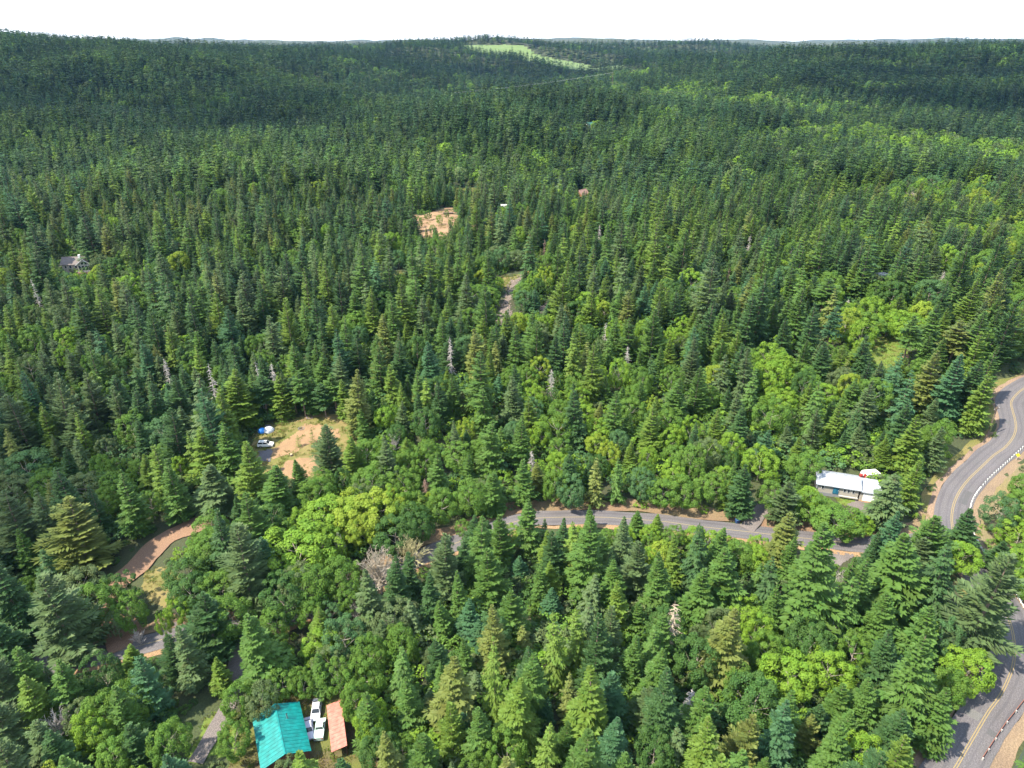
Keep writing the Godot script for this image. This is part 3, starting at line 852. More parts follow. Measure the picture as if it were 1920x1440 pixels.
const STYLE_NAMES := ["fir_tree", "fir_tree", "fir_tree", "hemlock_tree", "pine_tree", "fir_tree", "fir_tree"]
const NEEDLES := [Color(0.074, 0.144, 0.03), Color(0.046, 0.098, 0.031), Color(0.052, 0.122, 0.053), Color(0.108, 0.176, 0.028), Color(0.128, 0.158, 0.039), Color(0.084, 0.132, 0.05)]
const NEEDLE_WORDS := ["mid green", "dark green", "blue-green", "yellow-green", "olive gold", "grey-green"]
const LEAVES := [Color(0.096, 0.182, 0.028), Color(0.15, 0.258, 0.027), Color(0.058, 0.124, 0.029), Color(0.072, 0.15, 0.054), Color(0.102, 0.146, 0.056), Color(0.198, 0.274, 0.03)]
const LEAF_WORDS := ["mid green", "bright lime green", "deep green", "blue-green", "dull grey-green", "yellow-lime"]
const FORM_WORDS := ["round-crowned broadleaf tree", "tall oval broadleaf tree", "low spreading broadleaf tree", "lumpy-crowned maple"]

var crowns := []       # [style][variant]
var trunks := []
var leaf_crowns := []  # [form][variant]
var leaf_trunks := []
var bark: StandardMaterial3D
var pale_bark: StandardMaterial3D

func style_of(k: int) -> Dictionary:
	var d := FIR.duplicate()
	d.merge(STYLES[k], true)
	return d

func make_tree_kinds() -> void:
	for s in STYLES.size():
		var row := []
		var tr := []
		for k in (4 if s in [0, 1, 3, 4] else 2):
			row.append(conifer_crown(100 + s * 10 + k, 24.0, 4.4, style_of(s)))
			tr.append(trunk_mesh(300 + s * 10 + k, 24.0, 0.34, 0.95))
		crowns.append(row)
		trunks.append(tr)
	# form: clumps, leaves per clump, leaf size, bottom of the crown, clump size
	var forms := [[60, 140, 0.3, 0.1, 1.1], [54, 130, 0.29, 0.2, 0.95], [46, 140, 0.3, 0.05, 1.1], [54, 160, 0.34, 0.1, 1.25]]
	for fm in forms.size():
		var row2 := []
		var tr2 := []
		for k in 3:
			var a: Array = forms[fm]
			row2.append(leaf_crown(500 + fm * 10 + k, 10.0, 5.0, a[0], a[1], a[2], a[3], a[4]))
			tr2.append(trunk_mesh(600 + fm * 10 + k, 10.0, 0.22, 0.8, 7, 4.0))
		leaf_crowns.append(row2)
		leaf_trunks.append(tr2)

# where a tree stands, told by what is round it
func place_words(x: float, z: float) -> String:
	var near := [["beside the white metal-roofed house", 84, -142, 17], ["at the edge of the sandy clearing", -63, -174, 24], ["round the teal-roofed house", -40, -84, 19], ["close to the tan gable-windowed house", -203, -312, 40], ["beside the grey scree chute", -2, -262, 22], ["round the small grass glade", 152, -205, 24], ["beside the small grassy plot", -78, -117, 13]]
	for a in near:
		if Vector2(x - a[1], z - a[2]).length() < a[3]:
			return a[0]
	var best := 99.0
	var which := ""
	for r in [["main", MAIN_ROAD, 3.7], ["side", SIDE_ROAD, 2.8], ["track", DRIVEWAY, 2.4]]:
		for p in r[1]:
			var e: float = Vector2(x - p.x, z - p.y).length() - r[2]
			if e < best:
				best = e
				which = r[0]
	if best < 12.0:
		if which == "main":
			return "beside the curving two-lane road" if x < 122.0 and z > -150.0 else "beside the upper bend of the two-lane road"
		if which == "track":
			return "beside the brown dirt track"
	# the side road's line at this x
	var at := -150.0
	for k in SIDE_ROAD.size() - 1:
		var a: Vector2 = SIDE_ROAD[k]
		var b: Vector2 = SIDE_ROAD[k + 1]
		if (x <= a.x and x >= b.x):
			at = lerpf(a.y, b.y, (a.x - x) / maxf(0.01, a.x - b.x))
	if x > 125.0 and z > -150.0:
		return "on the brushy slope outside the guardrail"
	if best < 12.0 and which == "side":
		return "on the bank above the narrow paved road" if z < at else "just below the narrow paved road"
	if z > at:
		return "between the narrow road and two-lane road" if x > 30.0 else ("in the wood downhill of the narrow road" if x > -25.0 else "in the wood by the gravel lane")
	if x > 40.0:
		return "on the hillside above the metal-roofed house"
	return "on the hillside below the scree" if x > -45.0 else "in the wood near the sandy clearing"

func size_word(h: float, tall: float, small: float) -> String:
	return "tall" if h > tall else ("small" if h < small else "medium")

var tree_count := 0
func add_conifer(x: float, z: float, h: float, r: float, style: int, tint: int) -> void:
	tree_count += 1
	var k: int = tree_count % crowns[style].size()
	var place := place_words(x, z)
	var o := thing(STYLE_NAMES[style], "%s %s %s %s" % [size_word(h, 25, 14), NEEDLE_WORDS[tint], STYLE_WORDS[style], place], "conifer", Vector3(x, ground(x, z) - 0.15, z), fmod(tree_count * 2.4, TAU), "conifers " + place)
	o.rotation.x = sin(tree_count * 3.7) * 0.045
	o.rotation.z = cos(tree_count * 5.1) * 0.045
	o.scale = Vector3(r / 4.4, h / 24.0, r / 4.4)
	put("trunk", trunks[style][k], bark, o)
	put("crown", crowns[style][k], leafy("needles_%d" % tint, NEEDLES[tint]), o)

func add_broadleaf(x: float, z: float, h: float, r: float, form: int, tint: int) -> void:
	tree_count += 1
	var k: int = tree_count % 3
	var place := place_words(x, z)
	var o := thing("broadleaf_tree", "%s %s %s %s" % [size_word(h, 11, 6), LEAF_WORDS[tint], FORM_WORDS[form], place], "tree", Vector3(x, ground(x, z) - 0.1, z), fmod(tree_count * 1.7, TAU), "broadleaf trees " + place)
	o.scale = Vector3(r / 5.0, h / 10.0, r / 5.0)
	put("trunk", leaf_trunks[form][k], pale_bark, o)
	put("crown", leaf_crowns[form][k], leafy("leaves_%d" % tint, LEAVES[tint], 0.45), o)

# leafy share (and lime share) of the stand at a place
func leafy_share(x: float, z: float) -> Vector2:
	var s := 0.12
	var l := 0.2
	for b in LEAFY:
		var u: float = (x - b[0]) / b[2]
		var w: float = (z - b[1]) / b[3]
		var q := u * u + w * w
		if q < 2.2:
			var e := b[4] * clampf(1.5 - 0.9 * q, 0.0, 1.0) as float
			if e > s:
				s = e
				l = b[5]
	return Vector2(s, l)

# greatest height that leaves the open places below the lookout in view
func height_limit(x: float, z: float, g: float, r: float, taper := 0.75) -> float:
	var most := 99.0
	for o in OPENINGS:
		var len2: float = o.x * o.x + o.y * o.y
		var s: float = (x * o.x + z * o.y) / len2
		if s < 0.45 or s > 1.0:
			continue
		var lat: float = absf(x * o.y - z * o.x) / sqrt(len2)
		if lat > r * 0.95:
			continue
		var line := EYE.y + (land(o.x, o.y) - EYE.y) * s
		most = minf(most, (line - g) / (1.0 - taper * lat / r))
	return most

func open_ground(x: float, z: float, grow: float) -> bool:
	for p in PATCHES:
		var c: Vector2 = p[1][0]
		if absf(c.x - x) < 60.0 and absf(c.y - z) < 90.0:
			if inside(Vector2(x, z), p[1]):
				return true
			if grow > 0.0:
				for a in 4:
					if inside(Vector2(x + grow * cos(a * TAU / 4), z + grow * sin(a * TAU / 4)), p[1]):
						return true
	return false

# ---------- land, roads ----------
const SOIL := {
	"grass": Color(0.150, 0.168, 0.034), "dry": Color(0.270, 0.210, 0.080), "lush": Color(0.15, 0.27, 0.03), "dirt": Color(0.400, 0.258, 0.138), "dirt2": Color(0.320, 0.198, 0.108),
	"redsoil": Color(0.290, 0.165, 0.095), "rock": Color(0.17, 0.14, 0.125), "rock2": Color(0.24, 0.185, 0.15), "gravel": Color(0.240, 0.208, 0.196), "gravel2": Color(0.176, 0.148, 0.140), "soil": Color(0.136, 0.096, 0.056),
}

func spline(pts: Array, step: float) -> Array:
	var out := []
	for k in pts.size() - 1:
		var p0: Vector2 = pts[maxi(k - 1, 0)]
		var p1: Vector2 = pts[k]
		var p2: Vector2 = pts[k + 1]
		var p3: Vector2 = pts[mini(k + 2, pts.size() - 1)]
		var n := maxi(1, int(p1.distance_to(p2) / step))
		for q in n:
			out.append(p1.cubic_interpolate(p2, p0, p3, float(q) / n))
	out.append(pts[-1])
	return out

# a road's line with its own even heights
func road_line(pts: Array, half: float) -> Array:
	var flat := spline(pts, 1.3)
	var hs := []
	for p in flat:
		hs.append(land(p.x, p.y))
	for pass_ in 12:
		var h2 := hs.duplicate()
		for k in range(1, hs.size() - 1):
			h2[k] = (hs[k - 1] + hs[k] + hs[k + 1]) / 3.0
		hs = h2
	var out := []
	for k in flat.size():
		var a: Vector2 = flat[maxi(k - 1, 0)]
		var b: Vector2 = flat[mini(k + 1, flat.size() - 1)]
		var dir := (b - a).normalized()
		out.append({"p": Vector3(flat[k].x, hs[k], flat[k].y), "side": Vector3(-dir.y, 0, dir.x)})
		var key := Vector2i(int(floor(flat[k].x / 14.0)), int(floor(flat[k].y / 14.0)))
		if not road_cells.has(key):
			road_cells[key] = []
		road_cells[key].append({"x": flat[k].x, "z": flat[k].y, "y": hs[k], "w": half})
	return out

# a ribbon along a line; offsets across it in metres, lift above the road, and whether its outer points follow the ground
func ribbon(line: Array, offs: Array, lift: Array, cols: Array, wobble := 0.0) -> ArrayMesh:
	var v := PackedVector3Array()
	var c := PackedColorArray()
	var idx := PackedInt32Array()
	var n := offs.size()
	for k in line.size():
		var s: Dictionary = line[k]
		for q in n:
			var o: float = offs[q]
			if wobble > 0.0 and (q == 0 or q == n - 1):
				o += noise.get_noise_2d(s.p.x * 6.0 + q * 40.0, s.p.z * 6.0) * wobble
			var p: Vector3 = s.p + s.side * o
			if lift[q] > 5.0:   # follows the ground
				p.y = maxf(ground(p.x, p.z), s.p.y - 3.0) + lift[q] - 10.0
			else:
				p.y += lift[q]
			v.append(p)
			var t := 0.5 + 0.5 * noise.get_noise_2d(p.x * 9.0, p.z * 9.0)
			c.append(cols[0].lerp(cols[1], clampf(t * 1.4 - 0.2, 0.0, 1.0)))
	for k in line.size() - 1:
		for q in n - 1:
			var a := k * n + q
			idx.append_array([a, a + 1, a + n, a + 1, a + n + 1, a + n])
	return up_sheet(v, c, idx)

func up_sheet(v: PackedVector3Array, c: PackedColorArray, idx: PackedInt32Array) -> ArrayMesh:
	for k in range(0, idx.size(), 3):
		if (v[idx[k + 2]] - v[idx[k]]).cross(v[idx[k + 1]] - v[idx[k]]).y < 0.0:
			var t := idx[k + 1]
			idx[k + 1] = idx[k + 2]
			idx[k + 2] = t
	return sheet_of(v, c, idx)

func make_roads() -> void:
	var main := road_line(MAIN_ROAD, 3.8)
	var side := road_line(SIDE_ROAD, 2.8)
	var track := road_line(DRIVEWAY, 3.1)
	var lane := road_line(LANE, 1.5)
	var stub := road_line(HOUSE_LANE, 1.9)
	var tar := coloured("asphalt", 0.85, fine_tex, 0.35)
	var earth := coloured("earth", 0.95, fine_tex, 0.3)
	var A := [Color(0.140, 0.130, 0.140), Color(0.171, 0.158, 0.168)]
	var o := structure("road", ribbon(main, [-3.8, -1.9, 0.0, 1.9, 3.8], [0.0, 0.04, 0.07, 0.04, 0.0], A, 0.3), tar)
	var yellow := plain("yellow_paint", Color(0.36, 0.27, 0.12), 0.7, 0.0, fine_tex, 0.8)
	for q in [-0.17, 0.17]:
		put("centre_line", ribbon(main, [q - 0.075, q + 0.075], [0.078, 0.078], [Color.WHITE, Color.WHITE]), yellow, o)
	# worn wheel tracks and a tar seam
	var worn := coloured("worn_tar", 0.8, fine_tex, 0.6)
	for q in [-2.75, -1.1, 1.1, 2.75]:
		put("wheel_track", ribbon(main, [q - 0.3, q + 0.3], [0.062 - absf(q) * 0.008, 0.062 - absf(q) * 0.008], [Color(0.108, 0.101, 0.112), Color(0.147, 0.136, 0.147)], 0.35), worn, o)
	var near := 0
	for k in main.size():
		if Vector2(main[k].p.x - 81.0, main[k].p.z + 82.0).length() < Vector2(main[near].p.x - 81.0, main[near].p.z + 82.0).length():
			near = k
	var patch := main.slice(near - 1, near + 1)
	put("concrete_patch", ribbon(patch, [0.4, 2.0, 3.6], [0.081, 0.055, 0.02], [Color(0.2, 0.195, 0.19), Color(0.16, 0.155, 0.155)], 0.3), worn, o)
	rng.seed = 31
	for q in 9:
		var at := rng.randi_range(8, main.size() - 12)
		var lane_x: float = [-2.0, 2.0][q % 2] + rng.randf_range(-0.4, 0.4)
		var wide := rng.randf_range(0.6, 1.5)
		var dark := rng.randf_range(0.085, 0.13)
		put("repair_patch", ribbon(main.slice(at, at + rng.randi_range(2, 7)), [lane_x - wide, lane_x + wide], [0.068 - absf(lane_x - wide) * 0.012, 0.068 - absf(lane_x + wide) * 0.012], [Color(dark, dark, dark * 1.05), Color(dark * 1.15, dark * 1.12, dark * 1.15)], 0.3), worn, o)
	var o2 := structure("side_road", ribbon(side, [-2.8, 0.0, 2.8], [0.0, 0.05, 0.0], [Color(0.143, 0.133, 0.140), Color(0.182, 0.164, 0.168)], 0.3), tar)
	put("centre_line", ribbon(side, [-0.09, 0.09], [0.056, 0.056], [Color(1, 1, 1), Color(1, 1, 1)]), plain("faded_yellow", Color(0.350, 0.287, 0.154), 0.8, 0.0, fine_tex, 0.6), o2)
	for q in [-1.6, 1.6]:
		put("wheel_track", ribbon(side, [q - 0.28, q + 0.28], [0.03, 0.03], [Color(0.115, 0.105, 0.115), Color(0.154, 0.140, 0.147)], 0.35), worn, o2)
	# shoulders
	var dirt := [SOIL.dirt2, SOIL.dirt]
	structure("road_shoulder", ribbon(main, [3.6, 4.4, 5.5], [-0.03, 10.06, 10.05], [Color(0.252, 0.168, 0.119), Color(0.350, 0.245, 0.168)], 0.9), earth)
	structure("road_shoulder", ribbon(main, [-3.6, -4.8, -6.4], [-0.03, 10.06, 10.05], [Color(0.238, 0.168, 0.119), Color(0.350, 0.252, 0.154)], 1.0), earth)
	structure("dry_verge", ribbon(main.slice(0, int(main.size() * 0.72)), [-6.0, -8.0, -11.5], [10.09, 10.09, 10.08], [SOIL.dry, Color(0.210, 0.189, 0.140)], 1.6), earth)
	structure("dry_verge", ribbon(main, [5.0, 5.6, 6.4], [10.09, 10.09, 10.08], [SOIL.dry, SOIL.grass], 1.6), earth)
	structure("road_shoulder", ribbon(side, [-2.7, -3.4, -4.0], [-0.03, 10.06, 10.05], dirt, 0.8), earth)
	structure("road_bank", ribbon(side, [2.7, 3.6, 5.2, 7.0], [-0.03, 10.08, 10.07, 10.06], [Color(0.280, 0.168, 0.105), Color(0.238, 0.189, 0.098)], 1.6), earth)
	structure("dirt_track", ribbon(track, [-3.2, 0.0, 3.2], [0.0, 0.06, 0.0], [Color(0.32, 0.19, 0.115), Color(0.25, 0.15, 0.1)], 1.0), earth)
	structure("gravel_lane", ribbon(lane, [-1.5, 0.0, 1.5], [0.0, 0.05, 0.0], [SOIL.gravel2, SOIL.gravel], 0.6), earth)
	structure("gravel_lane", ribbon(stub, [-1.9, 0.0, 1.9], [-0.02, 0.03, -0.02], [SOIL.gravel2, SOIL.gravel], 0.8), earth)

func make_land() -> void:
	var v := PackedVector3Array()
	var c := PackedColorArray()
	var idx := PackedInt32Array()
	var cols := 231
	var d := 36.0
	var rows := 0
	while d < 9500.0:
		for k in cols:
			var x := d * 1.15 * (2.0 * k / (cols - 1) - 1.0)
			v.append(Vector3(x, ground(x, -d), -d))
			var t := 0.5 + 0.5 * noise.get_noise_2d(x * 1.5, d * 1.5)
			c.append(Color(0.06, 0.055, 0.03).lerp(Color(0.065, 0.1, 0.028), t))
		rows += 1
		d *= 1.0125
	for r in rows - 1:
		for k in cols - 1:
			var a := r * cols + k
			idx.append_array([a, a + 1, a + cols, a + 1, a + cols + 1, a + cols])
	structure("ground", up_sheet(v, c, idx), coloured("forest_floor", 0.95, fine_tex, 0.2))

# a patch of open ground with an uneven edge
func make_patch(called: String, poly: Array, cell: float, ca: Color, cb: Color, lift: float, m: Material) -> void:
	var lo := Vector2(1e9, 1e9)
	var hi := -lo
	for p in poly:
		lo = lo.min(p)
		hi = hi.max(p)
	lo -= Vector2.ONE * cell * 2.0
	hi += Vector2.ONE * cell * 2.0
	var nx := int((hi.x - lo.x) / cell) + 1
	var nz := int((hi.y - lo.y) / cell) + 1
	var at := {}
	var v := PackedVector3Array()
	var c := PackedColorArray()
	var idx := PackedInt32Array()
	var wob := minf(cell * 4.0, 3.6)
	for i in nx:
		for j in nz:
			var p := lo + Vector2(i, j) * cell
			p += Vector2(noise.get_noise_2d(p.x * 31.0, p.y * 31.0), noise.get_noise_2d(p.y * 31.0, p.x * 31.0 + 99.0)) * cell * 0.4
			var q := p + Vector2(noise.get_noise_2d(p.x * 7.0, p.y * 7.0), noise.get_noise_2d(p.x * 7.0 + 500.0, p.y * 7.0)) * wob
			if not inside(q, poly):
				continue
			at[Vector2i(i, j)] = v.size()
			v.append(Vector3(p.x, ground(p.x, p.y) + lift + noise.get_noise_2d(p.x * 14.0, p.y * 14.0) * 0.05, p.y))
			var t := 0.5 + 0.9 * noise.get_noise_2d(p.x * 8.0, p.y * 8.0) + 0.5 * noise.get_noise_2d(p.x * 40.0, p.y * 40.0)
			c.append(ca.lerp(cb, clampf(t, 0.0, 1.0)))
	for k in at:
		var b: Vector2i = k + Vector2i(1, 0)
		var e: Vector2i = k + Vector2i(0, 1)
		var g: Vector2i = k + Vector2i(1, 1)
		if at.has(b) and at.has(e):
			idx.append_array([at[k], at[b], at[e]])
		if at.has(b) and at.has(e) and at.has(g):
			idx.append_array([at[b], at[g], at[e]])
	if idx.size():
		structure(called, up_sheet(v, c, idx), m)

const PATCH_NAMES := {"meadow": "grass_patch", "dirt": "bare_dirt", "scree": "scree_slope", "gravel": "gravel_patch", "yard": "yard_ground"}
func make_patches() -> void:
	var m := coloured("open_soil", 0.95, fine_tex, 0.45)
	for p in PATCHES:
		make_patch(PATCH_NAMES[p[0]], p[1], p[2], SOIL[p[3]], SOIL[p[4]], p[5], m)
	make_patch("asphalt_pad", PAD, 0.4, Color(0.14, 0.13, 0.15), Color(0.17, 0.16, 0.175), 0.14, coloured("asphalt", 0.85, fine_tex, 0.35))
	make_patch("clearcut", CLEARCUT, 11.0, Color(0.13, 0.215, 0.05), Color(0.18, 0.25, 0.075), 1.5, coloured("forest_floor", 0.95, fine_tex, 0.2))

func stuff(called: String, label: String, category: String) -> Node3D:
	var o := Node3D.new()
	o.name = numbered(called)
	add_child(o)
	o.set_meta("kind", "stuff")
	tag(o, label, category)
	return o

func many(called: String, mesh: Mesh, where: Array, tints: Array, parent: Node) -> void:
	if where.is_empty():
		return
	var mm := MultiMesh.new()
	mm.transform_format = MultiMesh.TRANSFORM_3D
	mm.use_colors = true
	mm.mesh = mesh
	mm.instance_count = where.size()
	for k in where.size():
		mm.set_instance_transform(k, where[k])
		mm.set_instance_color(k, tints[k])
	var o := MultiMeshInstance3D.new()
	o.name = called
	o.multimesh = mm
	parent.add_child(o, true)

func two_part(trunk: Mesh, tm: Material, crown: Mesh, cm: Material) -> ArrayMesh:
	var m := ArrayMesh.new()
	if trunk:
		m.add_surface_from_arrays(Mesh.PRIMITIVE_TRIANGLES, trunk.surface_get_arrays(0))
		m.surface_set_material(0, tm)
	m.add_surface_from_arrays(Mesh.PRIMITIVE_TRIANGLES, crown.surface_get_arrays(0))
	m.surface_set_material(m.get_surface_count() - 1, cm)
	return m

func stand(x: float, z: float, y: float, h: float, r: float, h0: float, r0: float) -> Transform3D:
	var b := Basis(Vector3.UP, rng.randf() * TAU) * Basis.from_scale(Vector3(r / r0, h / h0, r / r0))
	# a slight lean
	return Transform3D(Basis(Vector3(rng.randf_range(-1, 1), 0, rng.randf_range(-1, 1)).normalized(), rng.randf() * 0.04) * b, Vector3(x, y, z))

const IN_VIEW := 0.78
func make_forest() -> void:
	var spots := {}   # coarse cells of standing trees: Vector3(x, z, r)
	var mark := func(x: float, z: float, r: float) -> void:
		var key := Vector2i(int(floor(x / 10.0)), int(floor(z / 10.0)))
		if not spots.has(key):
			spots[key] = []
		spots[key].append(Vector3(x, z, r))
	for t in CONIFERS:
		add_conifer(t[0], t[1], t[2], t[3], t[4], t[5])
		mark.call(t[0], t[1], t[3])
	for t in BROADLEAFS:
		add_broadleaf(t[0], t[1], t[2], t[3], t[4], t[5])
		mark.call(t[0], t[1], t[3])
	var conifers_left := 300 - CONIFERS.size()
	var broad_left := 290 - BROADLEAFS.size()
	# stands of the same kinds further off
	var fir_far := stuff("conifer_forest", "dense dark green conifer forest rolling over the hills to the skyline", "forest")
	var leaf_far := stuff("broadleaf_woodland", "pale green broadleaf woodland mixed among the conifers of the far slopes", "woodland")
	var kinds := [0, 0, 1, 0, 2, 3, 1, 4, 6, 0]
	var needles := coloured_leaf("stand_needles", 0.35)
	var leaves := coloured_leaf("stand_leaves", 0.45)
	var near_mesh := []
	var near_at := []
	var near_tint := []
	for s in STYLES.size():
		for k in crowns[s].size():
			near_mesh.append(two_part(trunks[s][k], bark, crowns[s][k], needles))
			near_at.append([])
			near_tint.append([])
	var first := []
	var sum := 0
	for s in STYLES.size():
		first.append(sum)
		sum += crowns[s].size()
	var leaf_mesh := []
	var leaf_at := []
	var leaf_tint := []
	for fm in 4:
		for k in 3:
			leaf_mesh.append(two_part(leaf_trunks[fm][k], pale_bark, leaf_crowns[fm][k], leaves))
			leaf_at.append([])
			leaf_tint.append([])
	rng.seed = 77
	# near stands, a jittered grid from the lookout's foot to 450 m, nearest rows first
	var d := 62.0
	while d < 450.0:
		var gap := 4.4 + d * 0.0018
		var x := -0.95 * d - 25.0
		while x < 0.95 * d + 25.0:
			var px := x + rng.randf_range(-0.48, 0.48) * gap
			var pz := -(d + rng.randf_range(-0.48, 0.48) * gap)
			x += gap
			var sh := leafy_share(px, pz)
			var patchy := noise.get_noise_2d(px * 2.2, pz * 2.2)
			var is_leaf: bool = rng.randf() < clampf(sh.x + patchy * 0.35 * (0.35 + sh.x), 0.0, 1.0)
			var g := ground(px, pz)
			var h := 0.0
			var r := 0.0
			var style: int = kinds[rng.randi() % kinds.size()]
			var tone := rng.randf()
			var dice := rng.randf()
			if is_leaf:
				h = rng.randf_range(5.0, 11.5)
				r = h * rng.randf_range(0.3, 0.44)
			else:
				h = (16.5 + 7.0 * noise.get_noise_2d(px * 1.1 + 300.0, pz * 1.1)) * rng.randf_range(0.5, 1.35)
				r = h * rng.randf_range(0.17, 0.24) + 0.3
			if dice < 0.1:
				continue
			var road := road_near(px, pz)
			if road.x < (2.6 if is_leaf else 3.2) + r * 0.35:
				continue
			if open_ground(px, pz, r * 0.5):
				continue
			if Vector2(px - 83, pz + 142.5).length() < 9.0 + r * 0.6 or Vector2(px + 41, pz + 82).length() < 8.5 + r * 0.6 or Vector2(px + 203, pz + 313).length() < 11.0 + r:
				continue
			var crowd := false
			var cx := int(floor(px / 10.0))
			var cz := int(floor(pz / 10.0))
			for i in range(cx - 1, cx + 2):
				for j in range(cz - 1, cz + 2):
					for q in spots.get(Vector2i(i, j), []):
						if Vector2(q.x - px, q.y - pz).length() < (q.z + r) * 0.58:
							crowd = true
			if crowd:
				continue
			var most := height_limit(px, pz, g, r, 0.35 if is_leaf else 0.75)
			if most < h:
				if most < 3.0:
					continue
				var cut := most / h
				h = most
				r *= maxf(cut, 0.6)
				if not is_leaf and h < 5.0:
					is_leaf = true
			mark.call(px, pz, r)
			var seen_here := absf(px) < IN_VIEW * d + 4.0 and d > 72.0
			if is_leaf:
				var form := rng.randi() % 4
				var tint := 0
				if tone < sh.y:
					tint = 1 if rng.randf() < 0.75 else 5
				else:
					tint = [0, 0, 0, 2, 3, 4][rng.randi() % 6]
				if seen_here and broad_left > 0:
					broad_left -= 1
					add_broadleaf(px, pz, h, r, form, tint)
				else:
					var k := form * 3 + rng.randi() % 3
					leaf_at[k].append(stand(px, pz, g - 0.1, h, r, 10.0, 5.0))
					leaf_tint[k].append(LEAVES[tint] * rng.randf_range(0.85, 1.15))
			else:
				var tint2: int = [0, 0, 0, 0, 1, 1, 1, 3, 3, 5, 0, 0, 3, 2, 5, 4][int(tone * 15.99)]
				if px < -60.0 and tone < 0.45:
					tint2 = 1 if tone < 0.3 else 5
				if seen_here and conifers_left > 0:
					conifers_left -= 1
					add_conifer(px, pz, h, r, style, tint2)
				else:
					var k2: int = first[style] + rng.randi() % crowns[style].size()
					near_at[k2].append(stand(px, pz, g - 0.15, h, r, 24.0, 4.4))
					near_tint[k2].append(NEEDLES[tint2] * rng.randf_range(0.82, 1.15))
		d += gap
	for k in near_mesh.size():
		many("conifer_stand", near_mesh[k], near_at[k], near_tint[k], fir_far)
	for k in leaf_mesh.size():
		many("broadleaf_stand", leaf_mesh[k], leaf_at[k], leaf_tint[k], leaf_far)
	# middle and far slopes with simpler trees
	var mid_mesh := []
	for k in 6:
		var st := style_of([0, 0, 1, 2, 3, 4][k])
		st.whorls = 14
		st.branches = 6
		st.steps = 3
		st.wide = 0.6
		st.power *= 0.85
		mid_mesh.append(two_part(null, null, conifer_crown(800 + k, 24.0, 4.2, st), needles))
	var far_mesh := []
	for k in 4:
		var st2 := style_of([0, 1, 2, 0][k])
		st2.whorls = 8
		st2.branches = 6
		st2.steps = 2
		st2.wide = 1.05
		st2.power *= 0.8
		far_mesh.append(two_part(null, null, conifer_crown(840 + k, 24.0, 4.4, st2), needles))
	var mid_leaf := []
	for k in 3:
		mid_leaf.append(two_part(null, null, leaf_crown(880 + k, 10.0, 5.0, 26, 22, 0.95, 0.02, 1.7), leaves))
	var at := []
	var tints := []
	for k in 13:
		at.append([])
		tints.append([])
	rng.seed = 99
	d = 450.0
	while d < 4300.0:
		var gap := 6.3 + 0.9 * sm(550, 900, d) + maxf(0.0, d - 1300.0) * 0.006
		var x := -0.84 * d - 30.0
		var z0 := d
		while x < 0.84 * d + 30.0:
			var px := x + rng.randf_range(-0.5, 0.5) * gap
			var pz := -(z0 + rng.randf_range(-0.5, 0.5) * gap)
			x += gap
			var sh := leafy_share(px, pz)
			var patchy := noise.get_noise_2d(px * 0.7, pz * 0.7)
			var is_leaf: bool = rng.randf() < clampf(sh.x * 0.9 + (patchy - 0.2) * 0.6, 0.0, 1.0)
			if rng.randf() < 0.1:
				continue
			if open_ground(px, pz, 1.5) or (inside(Vector2(px, pz), CLEARCUT) and rng.randf() < 0.97):
				continue
			if Vector2(px - 47, pz + 463).length() < 7.0 or Vector2(px - 84, pz + 769).length() < 9.0:
				continue
			var g := land(px, pz)
			var tone := rng.randf_range(0.62, 1.22) * (1.0 + 0.5 * noise.get_noise_2d(px * 0.5 + 900.0, pz * 0.5))
			if is_leaf:
				var h := rng.randf_range(7.0, 13.0) + 3.0 * sm(600, 1200, d)
				var most := height_limit(px, pz, g, h * 0.4) if d < 800.0 else 99.0
				if most < 4.0:
					continue
				h = minf(h, most)
				var k := 10 + rng.randi() % 3
				at[k].append(stand(px, pz, g - 0.5, h, h * rng.randf_range(0.36, 0.5), 10.0, 5.0))
				tints[k].append((LEAVES[1] if rng.randf() < sh.y else LEAVES[[0, 0, 4, 3][rng.randi() % 4]]) * tone)
			else:
				var h2 := (17.0 + 5.0 * sm(550, 900, -pz) + 6.0 * noise.get_noise_2d(px * 0.6 + 300.0, pz * 0.6)) * rng.randf_range(0.55, 1.3)
				var r2 := h2 * rng.randf_range(0.21, 0.28) * (1.0 + sm(1300, 3500, d) * 0.4)
				var most2 := height_limit(px, pz, g, r2) if d < 800.0 else 99.0
				if most2 < 5.0:
					continue
				h2 = minf(h2, most2)
				var k2 := rng.randi() % 6 if d < 1100.0 else 6 + rng.randi() % 4
				at[k2].append(stand(px, pz, g - 0.5, h2, r2, 24.0, 4.3))
				# far needles tinted darker and bluer: distant cloud shade put into the colour
				var far_shade := clampf(0.5 * sm(420, 800, -pz) + 0.9 * noise.get_noise_2d(px * 0.4 + 50.0, pz * 0.4) + 0.25, 0.0, 1.0)
				var tint := [1, 1, 1, 2, 1, 5][rng.randi() % 6] as int if rng.randf() < far_shade else [0, 0, 1, 5, 0, 3][rng.randi() % 6] as int
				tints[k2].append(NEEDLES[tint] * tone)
		d += gap
	for k in 6:
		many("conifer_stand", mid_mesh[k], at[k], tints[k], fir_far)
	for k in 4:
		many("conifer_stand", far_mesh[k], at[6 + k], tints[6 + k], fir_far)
	for k in 3:
		many("broadleaf_stand", mid_leaf[k], at[10 + k], tints[10 + k], leaf_far)
	var total := 0
	for a in at:
		total += a.size()
	print("trees near ", tree_count, " far ", total)

func coloured_leaf(key: String, through: float) -> StandardMaterial3D:
	return leafy(key, Color(1, 1, 1), through)

